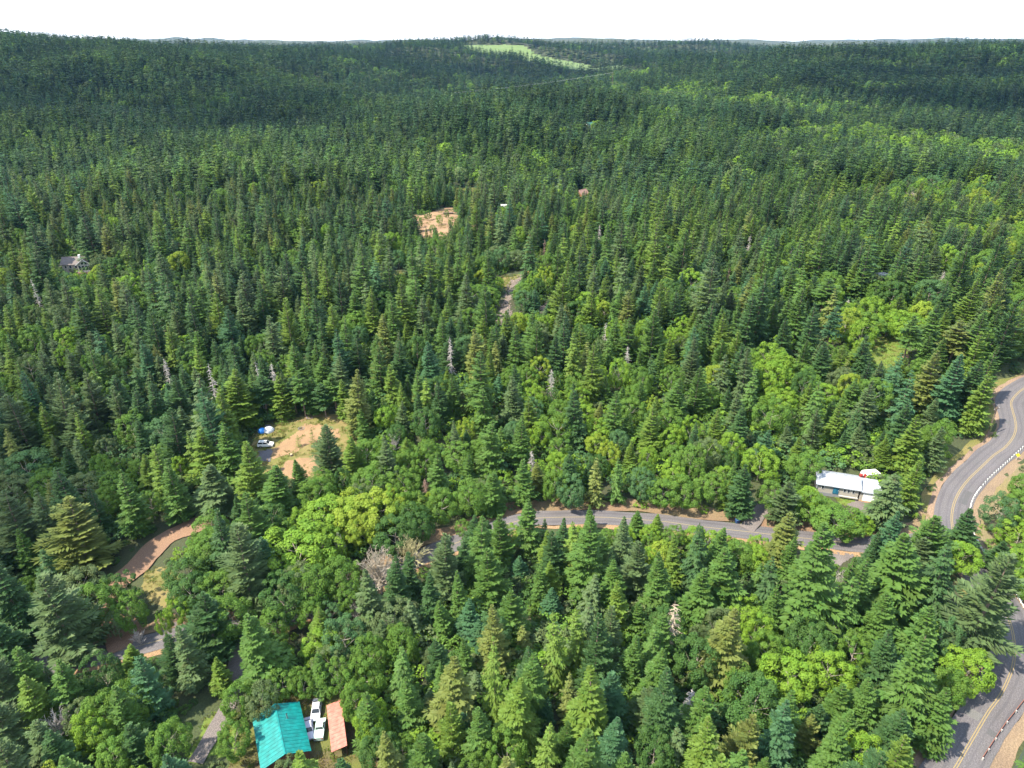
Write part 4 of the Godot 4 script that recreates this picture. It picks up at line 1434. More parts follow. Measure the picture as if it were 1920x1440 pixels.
# bushes, ferns and bramble under and between the trees
func make_undergrowth() -> void:
	var o := stuff("undergrowth", "low green bushes and brambles covering the ground between the trees", "undergrowth")
	var leaves := coloured_leaf("stand_leaves", 0.45)
	var meshes := []
	var at := []
	var tints := []
	for k in 4:
		meshes.append(two_part(null, null, leaf_crown(900 + k, 3.0, 2.4, 15, 34, 0.42, 0.0, 0.85), leaves))
		at.append([])
		tints.append([])
	rng.seed = 1234
	var d := 60.0
	while d < 460.0:
		var gap := 2.7 + d * 0.004
		var x := -0.9 * d - 12.0
		while x < 0.9 * d + 12.0:
			var px := x + rng.randf_range(-0.5, 0.5) * gap
			var pz := -(d + rng.randf_range(-0.5, 0.5) * gap)
			x += gap
			var h := rng.randf_range(1.3, 3.6)
			var r := h * rng.randf_range(0.6, 1.1)
			var road := road_near(px, pz)
			if road.x < 7.0:
				h = rng.randf_range(0.5, 1.7)
				r = h * rng.randf_range(0.6, 1.1)
			if road.x < 1.0 + r or (road.x < 4.0 and rng.randf() < 0.45):
				continue
			if open_ground(px, pz, r * 0.7) or Vector2(px - 83, pz + 142.5).length() < 7.5 or Vector2(px + 41, pz + 82).length() < 7.5:
				continue
			if px > 112.0 and pz > -150.0 and road.x < 7.5 + r and rng.randf() < 0.75:
				continue
			var g := ground(px, pz)
			var most := height_limit(px, pz, g, r)
			if most < h:
				h = maxf(most, rng.randf_range(0.35, 0.6))
				r = minf(r, 0.8 + h * 0.5)
			var sh := leafy_share(px, pz)
			var k := rng.randi() % 4
			at[k].append(stand(px, pz, g - 0.2, h, r, 3.0, 2.4))
			var tint := 1 if rng.randf() < sh.y * 0.8 else [0, 0, 2, 3, 4][rng.randi() % 5] as int
			tints[k].append(LEAVES[tint] * rng.randf_range(0.75, 1.1))
		d += gap
	for k in 4:
		many("bush_cover", meshes[k], at[k], tints[k], o)
	# grass on the open patches
	var gr := stuff("grass", "short grass and dry weeds on the open plots and verges", "grass")
	rng.seed = 4
	var v := PackedVector3Array()
	var c := PackedColorArray()
	for k in 16:
		var az := rng.randf() * TAU
		var dir := Vector3(cos(az) * 0.16, rng.randf_range(0.14, 0.34), sin(az) * 0.16)
		kite(v, c, Vector3(rng.randf_range(-0.35, 0.35), -0.02, rng.randf_range(-0.35, 0.35)), dir, Vector3(-sin(az), 0, cos(az)) * 0.05, Vector3.ZERO, shade_of(0.8, 1.2))
	var tuft := two_part(null, null, mesh_of(v, c), leaves)
	var ta := []
	var tt := []
	for p in PATCHES:
		if p[0] != "meadow" and p[0] != "yard" and p[0] != "dirt":
			continue
		var weeds: bool = p[0] == "dirt"
		var lo := Vector2(1e9, 1e9)
		var hi := -lo
		for q in p[1]:
			lo = lo.min(q)
			hi = hi.max(q)
		var n := mini(2600, int((hi.x - lo.x) * (hi.y - lo.y) * (0.5 if weeds else 1.6)))
		for k in n:
			var q := Vector2(rng.randf_range(lo.x, hi.x), rng.randf_range(lo.y, hi.y))
			if not inside(q, p[1]) or noise.get_noise_2d(q.x * 8.0, q.y * 8.0) > (-0.1 if weeds else 0.25):
				continue
			var covered := false
			for p2 in PATCHES:
				if not weeds and p2[0] in ["dirt", "gravel"] and inside(q, p2[1]):
					covered = true
			if covered or inside(q, PAD) or road_near(q.x, q.y).x < 0.4:
				continue
			var s := rng.randf_range(0.6, 1.5)
			ta.append(Transform3D(Basis(Vector3.UP, rng.randf() * TAU).scaled(Vector3(s, s, s)), Vector3(q.x, ground(q.x, q.y) + p[5], q.y)))
			tt.append(SOIL.grass.lerp(SOIL.lush if rng.randf() < 0.5 else SOIL.dry, rng.randf()) * 0.9)
	many("grass_tufts", tuft, ta, tt, gr)
	# broken rock of the scree
	var sc := stuff("scree_rocks", "grey broken rocks lying down the scree chute", "rocks")
	var rock := SphereMesh.new()
	rock.radial_segments = 7
	rock.rings = 4
	var ra := rock.get_mesh_arrays()
	var rv: PackedVector3Array = ra[Mesh.ARRAY_VERTEX]
	for k in rv.size():
		rv[k] *= 1.0 + 0.5 * noise.get_noise_3d(rv[k].x * 160.0, rv[k].y * 160.0, rv[k].z * 160.0)
	var stone := mesh_of(rv, PackedColorArray(), ra[Mesh.ARRAY_INDEX])
	stone.surface_set_material(0, coloured("rock", 0.9))
	var sa := []
	var stt := []
	for p in PATCHES:
		if p[0] != "scree" and p[2] < 0.45:
			continue
		var scree: bool = p[0] == "scree"
		if not scree and p[0] != "dirt":
			continue
		var lo := Vector2(1e9, 1e9)
		var hi := -lo
		for q in p[1]:
			lo = lo.min(q)
			hi = hi.max(q)
		var n := int((hi.x - lo.x) * (hi.y - lo.y) * (2.2 if scree else 0.35))
		for k in mini(n, 900):
			var q := Vector2(rng.randf_range(lo.x, hi.x), rng.randf_range(lo.y, hi.y))
			if not inside(q, p[1]):
				continue
			var s := rng.randf_range(0.2, 0.75) if scree else rng.randf_range(0.06, 0.28)
			sa.append(Transform3D(Basis(Vector3(rng.randf(), rng.randf(), rng.randf()).normalized(), rng.randf() * TAU).scaled(Vector3(s, s * 0.7, s)), Vector3(q.x, ground(q.x, q.y) + p[5] + s * 0.1, q.y)))
			stt.append((SOIL.rock.lerp(SOIL.rock2, rng.randf()) if scree else SOIL.dirt.lerp(SOIL.dirt2, rng.randf())) * rng.randf_range(0.8, 1.25))
	many("rocks", stone, sa, stt, sc)

func make_dead_wood() -> void:
	var grey := plain("dead_wood", Color(0.35, 0.32, 0.3), 0.9)
	var tan := plain("tan_dead_wood", Color(0.34, 0.275, 0.2), 0.9)
	var rust := plain("rusty_dead_wood", Color(0.2, 0.13, 0.1), 0.9)
	var woods := [tan, grey, rust]
	var words := ["pale tan dead fir with bare hooked branches", "silver grey leafless conifer snag", "rusty brown dead conifer"]
	var meshes := [snag_branches(41, 20.0, 3.0, 90), snag_branches(42, 20.0, 2.6, 70)]
	var stem := trunk_mesh(43, 20.0, 0.26, 1.0)
	for k in SNAGS.size():
		var s: Array = SNAGS[k]
		var place := place_words(s[0], s[1])
		var o := thing("dead_fir", "%s %s %s" % [size_word(s[2], 18, 10), words[s[4]], place], "dead tree", Vector3(s[0], ground(s[0], s[1]) - 0.2, s[1]), k * 1.3, "dead conifers " + place)
		o.scale = Vector3(s[3] / 2.6, s[2] / 20.0, s[3] / 2.6).max(Vector3.ONE * 0.6)
		o.scale.y = s[2] / 20.0
		put("trunk", stem, woods[s[4]], o)
		put("branches", meshes[k % 2], woods[s[4]], o)
	var bm := [bare_crown(51, 9.0, 4.0, 46), bare_crown(52, 9.0, 4.0, 40), bare_crown(53, 9.0, 4.0, 26)]
	var bw := [plain("bare_twigs", Color(0.34, 0.29, 0.225), 0.9), plain("mossy_twigs", Color(0.36, 0.33, 0.17), 0.9), grey]
	var bwords := ["pale tan leafless tree with dense twigs", "mossy yellow-brown leafless tree with fanned twigs", "thin grey leafless tree"]
	for k in BARES.size():
		var s: Array = BARES[k]
		var place := place_words(s[0], s[1])
		var o := thing("bare_tree", bwords[s[4]] + " " + place, "bare tree", Vector3(s[0], ground(s[0], s[1]) - 0.2, s[1]), k * 0.9, "leafless trees " + place)
		o.scale = Vector3(s[3] / 4.0, s[2] / 9.0, s[3] / 4.0)
		put("branches", bm[s[4]], bw[s[4]], o)

# clouds that drift above the hills and shade parts of them
func make_clouds() -> void:
	var m := plain("cloud", Color(0.9, 0.9, 0.92), 1.0)
	m.transparency = BaseMaterial3D.TRANSPARENCY_ALPHA
	m.albedo_color.a = 0.24
	rng.seed = 8
	# centre of the shade on the ground, half widths, height
	for a in [[-500.0, -1000.0, 380.0, 400.0, 560.0], [760.0, -1180.0, 320.0, 330.0, 620.0], [40.0, -2050.0, 620.0, 330.0, 700.0], [-175.0, -135.0, 85.0, 90.0, 420.0]]:
		var o := Node3D.new()
		o.name = numbered("cloud")
		o.set_meta("kind", "structure")
		add_child(o)
		o.position = Vector3(a[0] - 0.7 * a[4], a[4], a[1] + 0.25 * a[4])
		for k in 26:
			var az := rng.randf() * TAU
			var out := sqrt(rng.randf())
			var r: float = (a[2] + a[3]) * 0.5 * rng.randf_range(0.16, 0.34) * (1.15 - 0.5 * out)
			var s := SphereMesh.new()
			s.radius = r
			s.height = r * 1.1
			s.radial_segments = 20
			s.rings = 10
			var v: PackedVector3Array = s.get_mesh_arrays()[Mesh.ARRAY_VERTEX]
			for q in v.size():
				v[q] *= 1.0 + 0.22 * noise.get_noise_3d(v[q].x * 0.9 + k * 77.0, v[q].y * 0.9, v[q].z * 0.9)
			var puff := put("puff", mesh_of(v, PackedColorArray(), s.get_mesh_arrays()[Mesh.ARRAY_INDEX]), m, o)
			puff.position = Vector3(cos(az) * out * a[2] * 0.85, rng.randf_range(-0.1, 0.25) * r, sin(az) * out * a[3] * 0.85)

# ---------- houses, cars and small things ----------
func window(parent: Node, at: Vector3, w: float, h: float, frame: Material, glass: Material, z := 1.0) -> void:
	var o := block("window", at + Vector3(-w * 0.5, 0, -0.04 if z > 0 else -0.06), at + Vector3(w * 0.5, h, 0.06 if z > 0 else 0.04), frame, parent)
	block("pane", at + Vector3(-w * 0.5 + 0.08, 0.08, 0.0 if z > 0 else -0.085), at + Vector3(w * 0.5 - 0.08, h - 0.08, 0.085 if z > 0 else 0.0), glass, o)

# a gable roof with its ridge along x; slabs with thickness and pressed ribs
func gable_roof(parent: Node, x0: float, x1: float, z0: float, z1: float, eave: float, ridge: float, m: Material, rib := 0.0, over := 0.4) -> void:
	var zm := (z0 + z1) * 0.5
	var rise := ridge - eave
	for s in [-1.0, 1.0]:
		var f := Faces.new()
		var ze: float = (z1 + over) if s > 0 else (z0 - over)
		var ye: float = eave - rise * over / ((z1 - z0) * 0.5)
		var a := Vector3(x0 - over, ye, ze)
		var b := Vector3(x1 + over, ye, ze)
		var c := Vector3(x1 + over, ridge, zm)
		var d := Vector3(x0 - over, ridge, zm)
		var up := Vector3.UP * 0.12
		f.hexa([a, b, c, d, a + up, b + up, c + up, d + up])
		var o := put("roof_slope", f.mesh(), m, parent)
		if rib > 0.0:
			var g := Faces.new()
			var x := x0 - over + rib * 0.5
			while x < x1 + over:
				g.bar(Vector3(x, ye + 0.14, ze), Vector3(x, ridge + 0.14, zm), 0.05, 0.05)
				x += rib
			put("seam", g.mesh(), m, o)
	var r := Faces.new()
	r.bar(Vector3(x0 - over, ridge + 0.14, zm), Vector3(x1 + over, ridge + 0.14, zm), 0.28, 0.06)
	put("ridge_cap", r.mesh(), m, parent)

func gable_walls(parent: Node, x0: float, x1: float, z0: float, z1: float, y0: float, eave: float, ridge: float, m: Material) -> void:
	var f := Faces.new()
	f.box(Vector3(x0, y0, z0), Vector3(x1, eave, z1))
	var zm := (z0 + z1) * 0.5
	for x in [x0, x1 - 0.12]:
		f.tri(Vector3(x, eave, z0), Vector3(x, eave, z1), Vector3(x, ridge - 0.04, zm))
		f.tri(Vector3(x + 0.12, eave, z0), Vector3(x + 0.12, eave, z1), Vector3(x + 0.12, ridge - 0.04, zm))
	put("wall", f.mesh(), m, parent)

func make_houses() -> void:
	var glass := plain("window_glass", Color(0.03, 0.035, 0.045), 0.12)
	glass.metallic_specular = 0.6
	var white := plain("white_trim", Color(0.75, 0.75, 0.73), 0.6)
	# long white metal-roofed house
	var metal := plain("white_metal_roof", Color(0.42, 0.445, 0.49), 0.45, 0.0, coarse_tex, 0.3)
	metal.metallic_specular = 0.5
	var siding := plain("cream_siding", Color(0.5, 0.46, 0.4), 0.8, 0.0, fine_tex, 0.6)
	var h := thing("metal_roof_house", "long cream house under a white ribbed metal roof with a blue door", "house", Vector3(81.4, 5.9, -141.4), deg_to_rad(-17))
	gable_walls(h, -4.9, 4.6, -3.2, 3.0, -0.2, 2.9, 4.3, siding)
	gable_roof(h, -4.9, 4.6, -3.2, 3.0, 2.9, 4.3, metal, 0.6, 0.45)
	block("skirting", Vector3(-4.95, -1.6, -3.25), Vector3(4.65, 0.5, 3.06), plain("grey_skirting", Color(0.3, 0.31, 0.33), 0.85, 0.0, fine_tex, 0.7), h)
	var door := block("door", Vector3(-1.2, 0.6, 2.98), Vector3(0.1, 2.75, 3.12), plain("blue_door", Color(0.015, 0.1, 0.17), 0.5), h)
	block("door_panel", Vector3(-1.05, 0.8, 3.1), Vector3(-0.5, 2.6, 3.15), plain("blue_panel", Color(0.02, 0.14, 0.22), 0.5), door)
	block("handle", Vector3(0.0, 1.6, 3.1), Vector3(0.06, 1.75, 3.2), white, door)
	for x in [-3.6, 1.4, 2.3, 3.4]:
		window(h, Vector3(x, 1.5, 3.02), 0.65, 0.95, white, glass)
	block("eave_post", Vector3(-5.1, -0.8, 3.1), Vector3(-4.95, 2.8, 3.25), white, h)
	block("porch_rail", Vector3(0.3, 0.6, 3.5), Vector3(4.5, 0.68, 3.58), white, h)
	block("porch_deck", Vector3(0.3, 0.3, 3.07), Vector3(4.6, 0.45, 3.6), siding, h)
	# lower annex
	var f := Faces.new()
	f.hexa([Vector3(4.9, 2.35, 3.3), Vector3(10.2, 2.35, 3.3), Vector3(9.2, 3.2, -2.0), Vector3(4.9, 3.2, -2.0), Vector3(4.9, 2.5, 3.3), Vector3(10.2, 2.5, 3.3), Vector3(9.2, 3.35, -2.0), Vector3(4.9, 3.35, -2.0)])
	var ar := put("annex_roof", f.mesh(), metal, h)
	var g := Faces.new()
	for k in 9:
		g.bar(Vector3(5.2 + k * 0.55, 2.52, 3.3), Vector3(5.2 + k * 0.47, 3.37, -2.0), 0.05, 0.05)
	put("seam", g.mesh(), metal, ar)
	block("annex_wall", Vector3(5.0, -0.6, -1.8), Vector3(9.0, 2.4, 2.9), siding, h)
	block("garage_door", Vector3(5.7, -0.4, 2.88), Vector3(8.3, 2.1, 2.98), white, h)
	for k in 2:
		var b := thing("red_barrel", "red metal barrel standing behind the white metal-roofed annex", "barrel", Vector3(88.0 + k * 1.15, 8.0, -143.2), 0.0, "red barrels behind the annex")
		var tf := Faces.new()
		for q in 4:
			tf.tube(Vector3(0, q * 0.3, 0), Vector3(0, q * 0.3 + 0.3, 0), 0.42 + 0.03 * (q % 2), 0.42 + 0.03 * ((q + 1) % 2), 14)
		put("drum", tf.mesh(), plain("red_paint", Color(0.3, 0.035, 0.03), 0.45), b)
		var lf := Faces.new()
		lf.tube(Vector3(0, 1.19, 0), Vector3(0, 1.24, 0), 0.43, 0.01, 14)
		put("lid", lf.mesh(), plain("red_paint", Color(0.3, 0.035, 0.03), 0.45), b)
		var st := Faces.new()
		st.box(Vector3(-0.5, -2.4, -0.5), Vector3(0.5, 0.0, 0.5))
		put("stand", st.mesh(), plain("old_timber", Color(0.22, 0.16, 0.11), 0.9), b)
	var cm := thing("camper_trailer", "small white camper trailer behind the annex under the fir", "trailer", Vector3(91.0, 6.6, -144.2), 0.2)
	camper(cm, white, glass, 4.4)
	# teal roof
	var teal := plain("teal_metal_roof", Color(0.0, 0.235, 0.225), 0.45, 0.0, coarse_tex, 0.25)
	var red_wood := plain("red_brown_siding", Color(0.2, 0.09, 0.06), 0.8, 0.0, fine_tex, 0.8)
	var t := thing("teal_roof_house", "house under a bright teal metal roof beside parked cars", "house", Vector3(-41.9, -8.6, -81.9), deg_to_rad(90 + 26))
	gable_walls(t, -5.2, 5.2, -3.9, 3.9, -0.6, 3.0, 4.6, red_wood)
	gable_roof(t, -5.2, 5.2, -3.9, 3.9, 3.0, 4.6, teal, 0.75, 0.4)
	for x in [-3.4, 0.0, 3.2]:
		window(t, Vector3(x, 1.1, 3.92), 1.2, 1.2, white, glass)
	block("door", Vector3(1.2, 0.0, 3.88), Vector3(2.1, 2.1, 4.0), white, t)
	var fl := Faces.new()
	fl.tube(Vector3(2.0, 4.0, 1.6), Vector3(2.0, 5.3, 1.6), 0.14, 0.14, 10)
	put("flue_pipe", fl.mesh(), plain("flue_steel", Color(0.4, 0.4, 0.42), 0.4, 0.8), t)
	# coral roofed shed
	var coral := plain("coral_roof", Color(0.55, 0.19, 0.14), 0.55, 0.0, coarse_tex, 0.3)
	var s := thing("coral_roof_shed", "long open shed with a faded coral red roof", "shed", Vector3(-32.2, -8.2, -83.6), deg_to_rad(-71.6))
	var sf := Faces.new()
	sf.hexa([Vector3(-5.0, 2.5, 1.4), Vector3(5.0, 2.5, 1.4), Vector3(5.0, 3.1, -1.4), Vector3(-5.0, 3.1, -1.4), Vector3(-5.0, 2.62, 1.4), Vector3(5.0, 2.62, 1.4), Vector3(5.0, 3.22, -1.4), Vector3(-5.0, 3.22, -1.4)])
	var sr := put("roof", sf.mesh(), coral, s)
	var sg := Faces.new()
	for k in 13:
		sg.bar(Vector3(-4.8 + k * 0.8, 2.64, 1.4), Vector3(-4.8 + k * 0.8, 3.24, -1.4), 0.05, 0.04)
	put("seam", sg.mesh(), coral, sr)
	block("wall", Vector3(-4.8, -0.4, -1.25), Vector3(4.8, 3.0, -1.1), red_wood, s)
	for k in 5:
		block("post", Vector3(-4.8 + k * 2.35, -0.4, 1.0), Vector3(-4.65 + k * 2.35, 2.56, 1.15), red_wood, s)
	# tan house with tall windows
	var shingle := plain("grey_brown_shingles", Color(0.25, 0.21, 0.2), 0.9, 0.0, fine_tex, 0.5)
	var tan := plain("tan_stucco", Color(0.6, 0.53, 0.46), 0.85, 0.0, fine_tex, 0.3)
	var brown := plain("brown_timber", Color(0.15, 0.075, 0.06), 0.85)
	var v := thing("gable_window_house", "tan house with tall white-framed gable windows and a brown deck", "house", Vector3(-200.5, 11.4, -308.5), deg_to_rad(9))
	gable_walls(v, -7.2, 6.5, -4.0, 2.6, -1.5, 3.2, 5.6, tan)
	gable_roof(v, -7.2, 6.5, -4.0, 2.6, 3.2, 5.6, shingle, 0.0, 0.5)
	# the front gable, its ridge towards the valley
	var gw := Faces.new()
	gw.box(Vector3(0.3, -2.6, 0.0), Vector3(6.4, 3.4, 4.6))
	gw.tri(Vector3(0.3, 3.4, 4.6), Vector3(6.4, 3.4, 4.6), Vector3(3.35, 5.7, 4.6))
	gw.tri(Vector3(0.3, 3.4, 4.45), Vector3(6.4, 3.4, 4.45), Vector3(3.35, 5.7, 4.45))
	put("wall", gw.mesh(), tan, v)
	for q in [-1.0, 1.0]:
		var gf := Faces.new()
		var xe: float = 3.35 + q * 3.6
		var a := Vector3(xe, 3.05, 5.3)
		var b := Vector3(3.35, 5.85, 5.3)
		var c := Vector3(3.35, 5.85, -0.8)
		var d := Vector3(xe, 3.05, -0.8)
		var up := Vector3.UP * 0.14
		gf.hexa([a, b, c, d, a + up, b + up, c + up, d + up])
		put("roof_slope", gf.mesh(), shingle, v)
		var fb := Faces.new()
		fb.bar(Vector3(xe, 3.02, 5.34), Vector3(3.35, 5.82, 5.34), 0.08, 0.24)
		put("fascia", fb.mesh(), white, v)
	for k in 4:
		window(v, Vector3(1.15 + k * 1.47, 0.5, 4.62), 1.15, 2.3, white, glass)
	for k in 2:
		var wf := Faces.new()
		var x0 := 2.0 + k * 1.45
		var pf := Faces.new()
		if k == 0:
			wf.prism([Vector2(1.95, 3.15), Vector2(3.25, 3.15), Vector2(3.25, 5.1), Vector2(1.95, 4.1)], 4.58, 4.68)
			pf.prism([Vector2(2.07, 3.27), Vector2(3.15, 3.27), Vector2(3.15, 4.92), Vector2(2.07, 4.05)], 4.6, 4.71)
		else:
			wf.prism([Vector2(3.45, 3.15), Vector2(4.75, 3.15), Vector2(4.75, 4.1), Vector2(3.45, 5.1)], 4.58, 4.68)
			pf.prism([Vector2(3.55, 3.27), Vector2(4.63, 3.27), Vector2(4.63, 4.05), Vector2(3.55, 4.92)], 4.6, 4.71)
		var w := put("gable_window", wf.mesh(), white, v)
		put("pane", pf.mesh(), glass, w)
	for x in [-5.6, -3.6, -1.2]:
		window(v, Vector3(x, 1.2, 2.62), 1.0, 1.3, white, glass)
	block("chimney", Vector3(0.2, 3.6, 0.4), Vector3(1.1, 6.9, 1.3), white, v)
	var dk := block("deck", Vector3(0.2, -0.35, 4.65), Vector3(9.4, -0.1, 7.2), brown, v)
	for k in 4:
		block("post", Vector3(0.3 + k * 2.95, -3.6, 6.95), Vector3(0.6 + k * 2.95, 0.85, 7.2), brown, dk)
	block("rail", Vector3(0.3, 0.75, 7.0), Vector3(9.4, 0.88, 7.12), white, dk)
	for k in 18:
		block("baluster", Vector3(0.7 + k * 0.5, -0.1, 7.03), Vector3(0.76 + k * 0.5, 0.76, 7.09), white, dk)
	window(v, Vector3(4.6, -2.2, 4.62), 2.0, 1.4, white, glass)
	# timber cabin high on the hill
	var wood := plain("orange_timber", Color(0.42, 0.2, 0.09), 0.8, 0.0, fine_tex, 0.6)
	var cab := thing("timber_cabin", "small orange timber cabin with a red roof among hillside firs", "cabin", Vector3(46.6, 10.4, -464), deg_to_rad(50))
	gable_walls(cab, -4.0, 4.0, -3.0, 3.0, -1.5, 4.6, 7.2, wood)
	gable_roof(cab, -4.0, 4.0, -3.0, 3.0, 4.6, 7.2, plain("red_shingle", Color(0.26, 0.15, 0.12), 0.8), 0.0, 0.5)
	for x in [-2.2, 0.4, 2.4]:
		window(cab, Vector3(x, 1.6, 3.02), 1.1, 1.3, white, glass)
	block("porch_roof", Vector3(-4.4, 3.1, 3.0), Vector3(4.4, 3.25, 5.2), plain("grey_porch_roof", Color(0.4, 0.38, 0.37), 0.8), cab)
	for x in [-4.2, 0.0, 4.1]:
		block("post", Vector3(x, -1.2, 4.9), Vector3(x + 0.18, 3.1, 5.08), wood, cab)
	# far hut with a green roof
	var hut := thing("green_roof_hut", "distant white hut with a jade green roof in a dark fir stand", "hut", Vector3(84, 22.5, -769), deg_to_rad(4))
	gable_walls(hut, -4.6, 4.6, -3.5, 3.5, -6.0, 4.0, 6.2, white)
	gable_roof(hut, -4.6, 4.6, -3.5, 3.5, 4.0, 6.2, plain("jade_roof", Color(0.02, 0.09, 0.075), 0.5), 0.0, 0.6)
	for x in [-2.6, 0.6, 2.8]:
		window(hut, Vector3(x, 1.4, 3.52), 1.4, 1.5, white, glass)
	block("side_wing", Vector3(-7.4, -5.0, -2.5), Vector3(-4.62, 3.0, 2.5), plain("brown_wing", Color(0.25, 0.17, 0.13), 0.8), hut)
	# white camper by the hill clearing and a grey one near it
	var tr := thing("camper_trailer", "white camper trailer parked among firs above the red-soil clearing", "trailer", Vector3(-4.6, 13.2, -426), 0.1)
	camper(tr, white, glass, 5.0)
	var gs := thing("garden_shed", "little pale grey shed half hidden by firs beside the red-soil clearing", "shed", Vector3(-18.9, 13.1, -421), 0.5)
	gable_walls(gs, -1.3, 1.3, -1.2, 1.2, -0.6, 2.0, 2.8, plain("pale_grey", Color(0.45, 0.46, 0.5), 0.7))
	gable_roof(gs, -1.3, 1.3, -1.2, 1.2, 2.0, 2.8, plain("pale_grey", Color(0.45, 0.46, 0.5), 0.7), 0.0, 0.2)
	block("door", Vector3(-0.4, -0.3, 1.18), Vector3(0.4, 1.7, 1.26), brown, gs)
	# flat-roofed shelter on the wooded hillside
	var sh := thing("flat_roof_shelter", "pale flat-roofed shelter on brown posts under hillside firs", "shelter", Vector3(144.5, 22.2, -257), 0.25)
	block("roof", Vector3(-2.4, 2.9, -1.8), Vector3(2.4, 3.1, 1.8), plain("weathered_white", Color(0.26, 0.26, 0.26), 0.7), sh)
	for x in [-2.1, 1.9]:
		for z in [-1.5, 1.3]:
			block("post", Vector3(x, -1.0, z), Vector3(x + 0.2, 2.9, z + 0.2), brown, sh)
	block("back_wall", Vector3(-2.1, -0.8, -1.5), Vector3(2.1, 2.6, -1.35), brown, sh)
	# shed at the left
	var ls := thing("tin_roof_shed", "dark tin-roofed shed with rust-red walls among grey-green broadleaf trees", "shed", Vector3(-147.5, -4.8, -163), 0.5)
	gable_walls(ls, -3.0, 3.0, -2.4, 2.4, -0.8, 2.6, 3.9, plain("rust_red_siding", Color(0.25, 0.08, 0.05), 0.85))
	gable_roof(ls, -3.0, 3.0, -2.4, 2.4, 2.6, 3.9, plain("dark_tin", Color(0.16, 0.16, 0.18), 0.5, 0.3), 0.6, 0.35)
	block("door", Vector3(-0.6, -0.3, 2.38), Vector3(0.6, 2.0, 2.48), brown, ls)

func camper(o: Node3D, white: Material, glass: Material, ln: float) -> void:
	var f := Faces.new()
	f.prism([Vector2(-ln * 0.5, 0.5), Vector2(ln * 0.5, 0.5), Vector2(ln * 0.5, 1.6), Vector2(ln * 0.44, 2.55), Vector2(-ln * 0.42, 2.7), Vector2(-ln * 0.5, 2.2)], -1.1, 1.1)
	var b := put("body", f.mesh(), white, o)
	for x in [-ln * 0.28, ln * 0.22]:
		block("window", Vector3(x - 0.4, 1.5, 1.08), Vector3(x + 0.4, 2.1, 1.13), glass, b)
	block("door", Vector3(-0.3, 0.6, 1.08), Vector3(0.3, 2.3, 1.12), plain("trailer_door", Color(0.6, 0.6, 0.58), 0.6), b)
	for z in [-0.95, 0.95]:
		var w := Faces.new()
		w.tube(Vector3(0.2, 0.33, z - 0.1), Vector3(0.2, 0.33, z + 0.1), 0.33, 0.33, 14)
		w.tube(Vector3(0.2, 0.33, z + 0.1), Vector3(0.2, 0.33, z + 0.101), 0.33, 0.01, 14)
		put("wheel", w.mesh(), plain("tyre", Color(0.02, 0.02, 0.02), 0.9), o)
	var hb := Faces.new()
	hb.bar(Vector3(ln * 0.5, 0.5, 0), Vector3(ln * 0.5 + 1.0, 0.45, 0), 0.12, 0.1)
	put("hitch", hb.mesh(), plain("dark_steel", Color(0.05, 0.05, 0.05), 0.6), o)

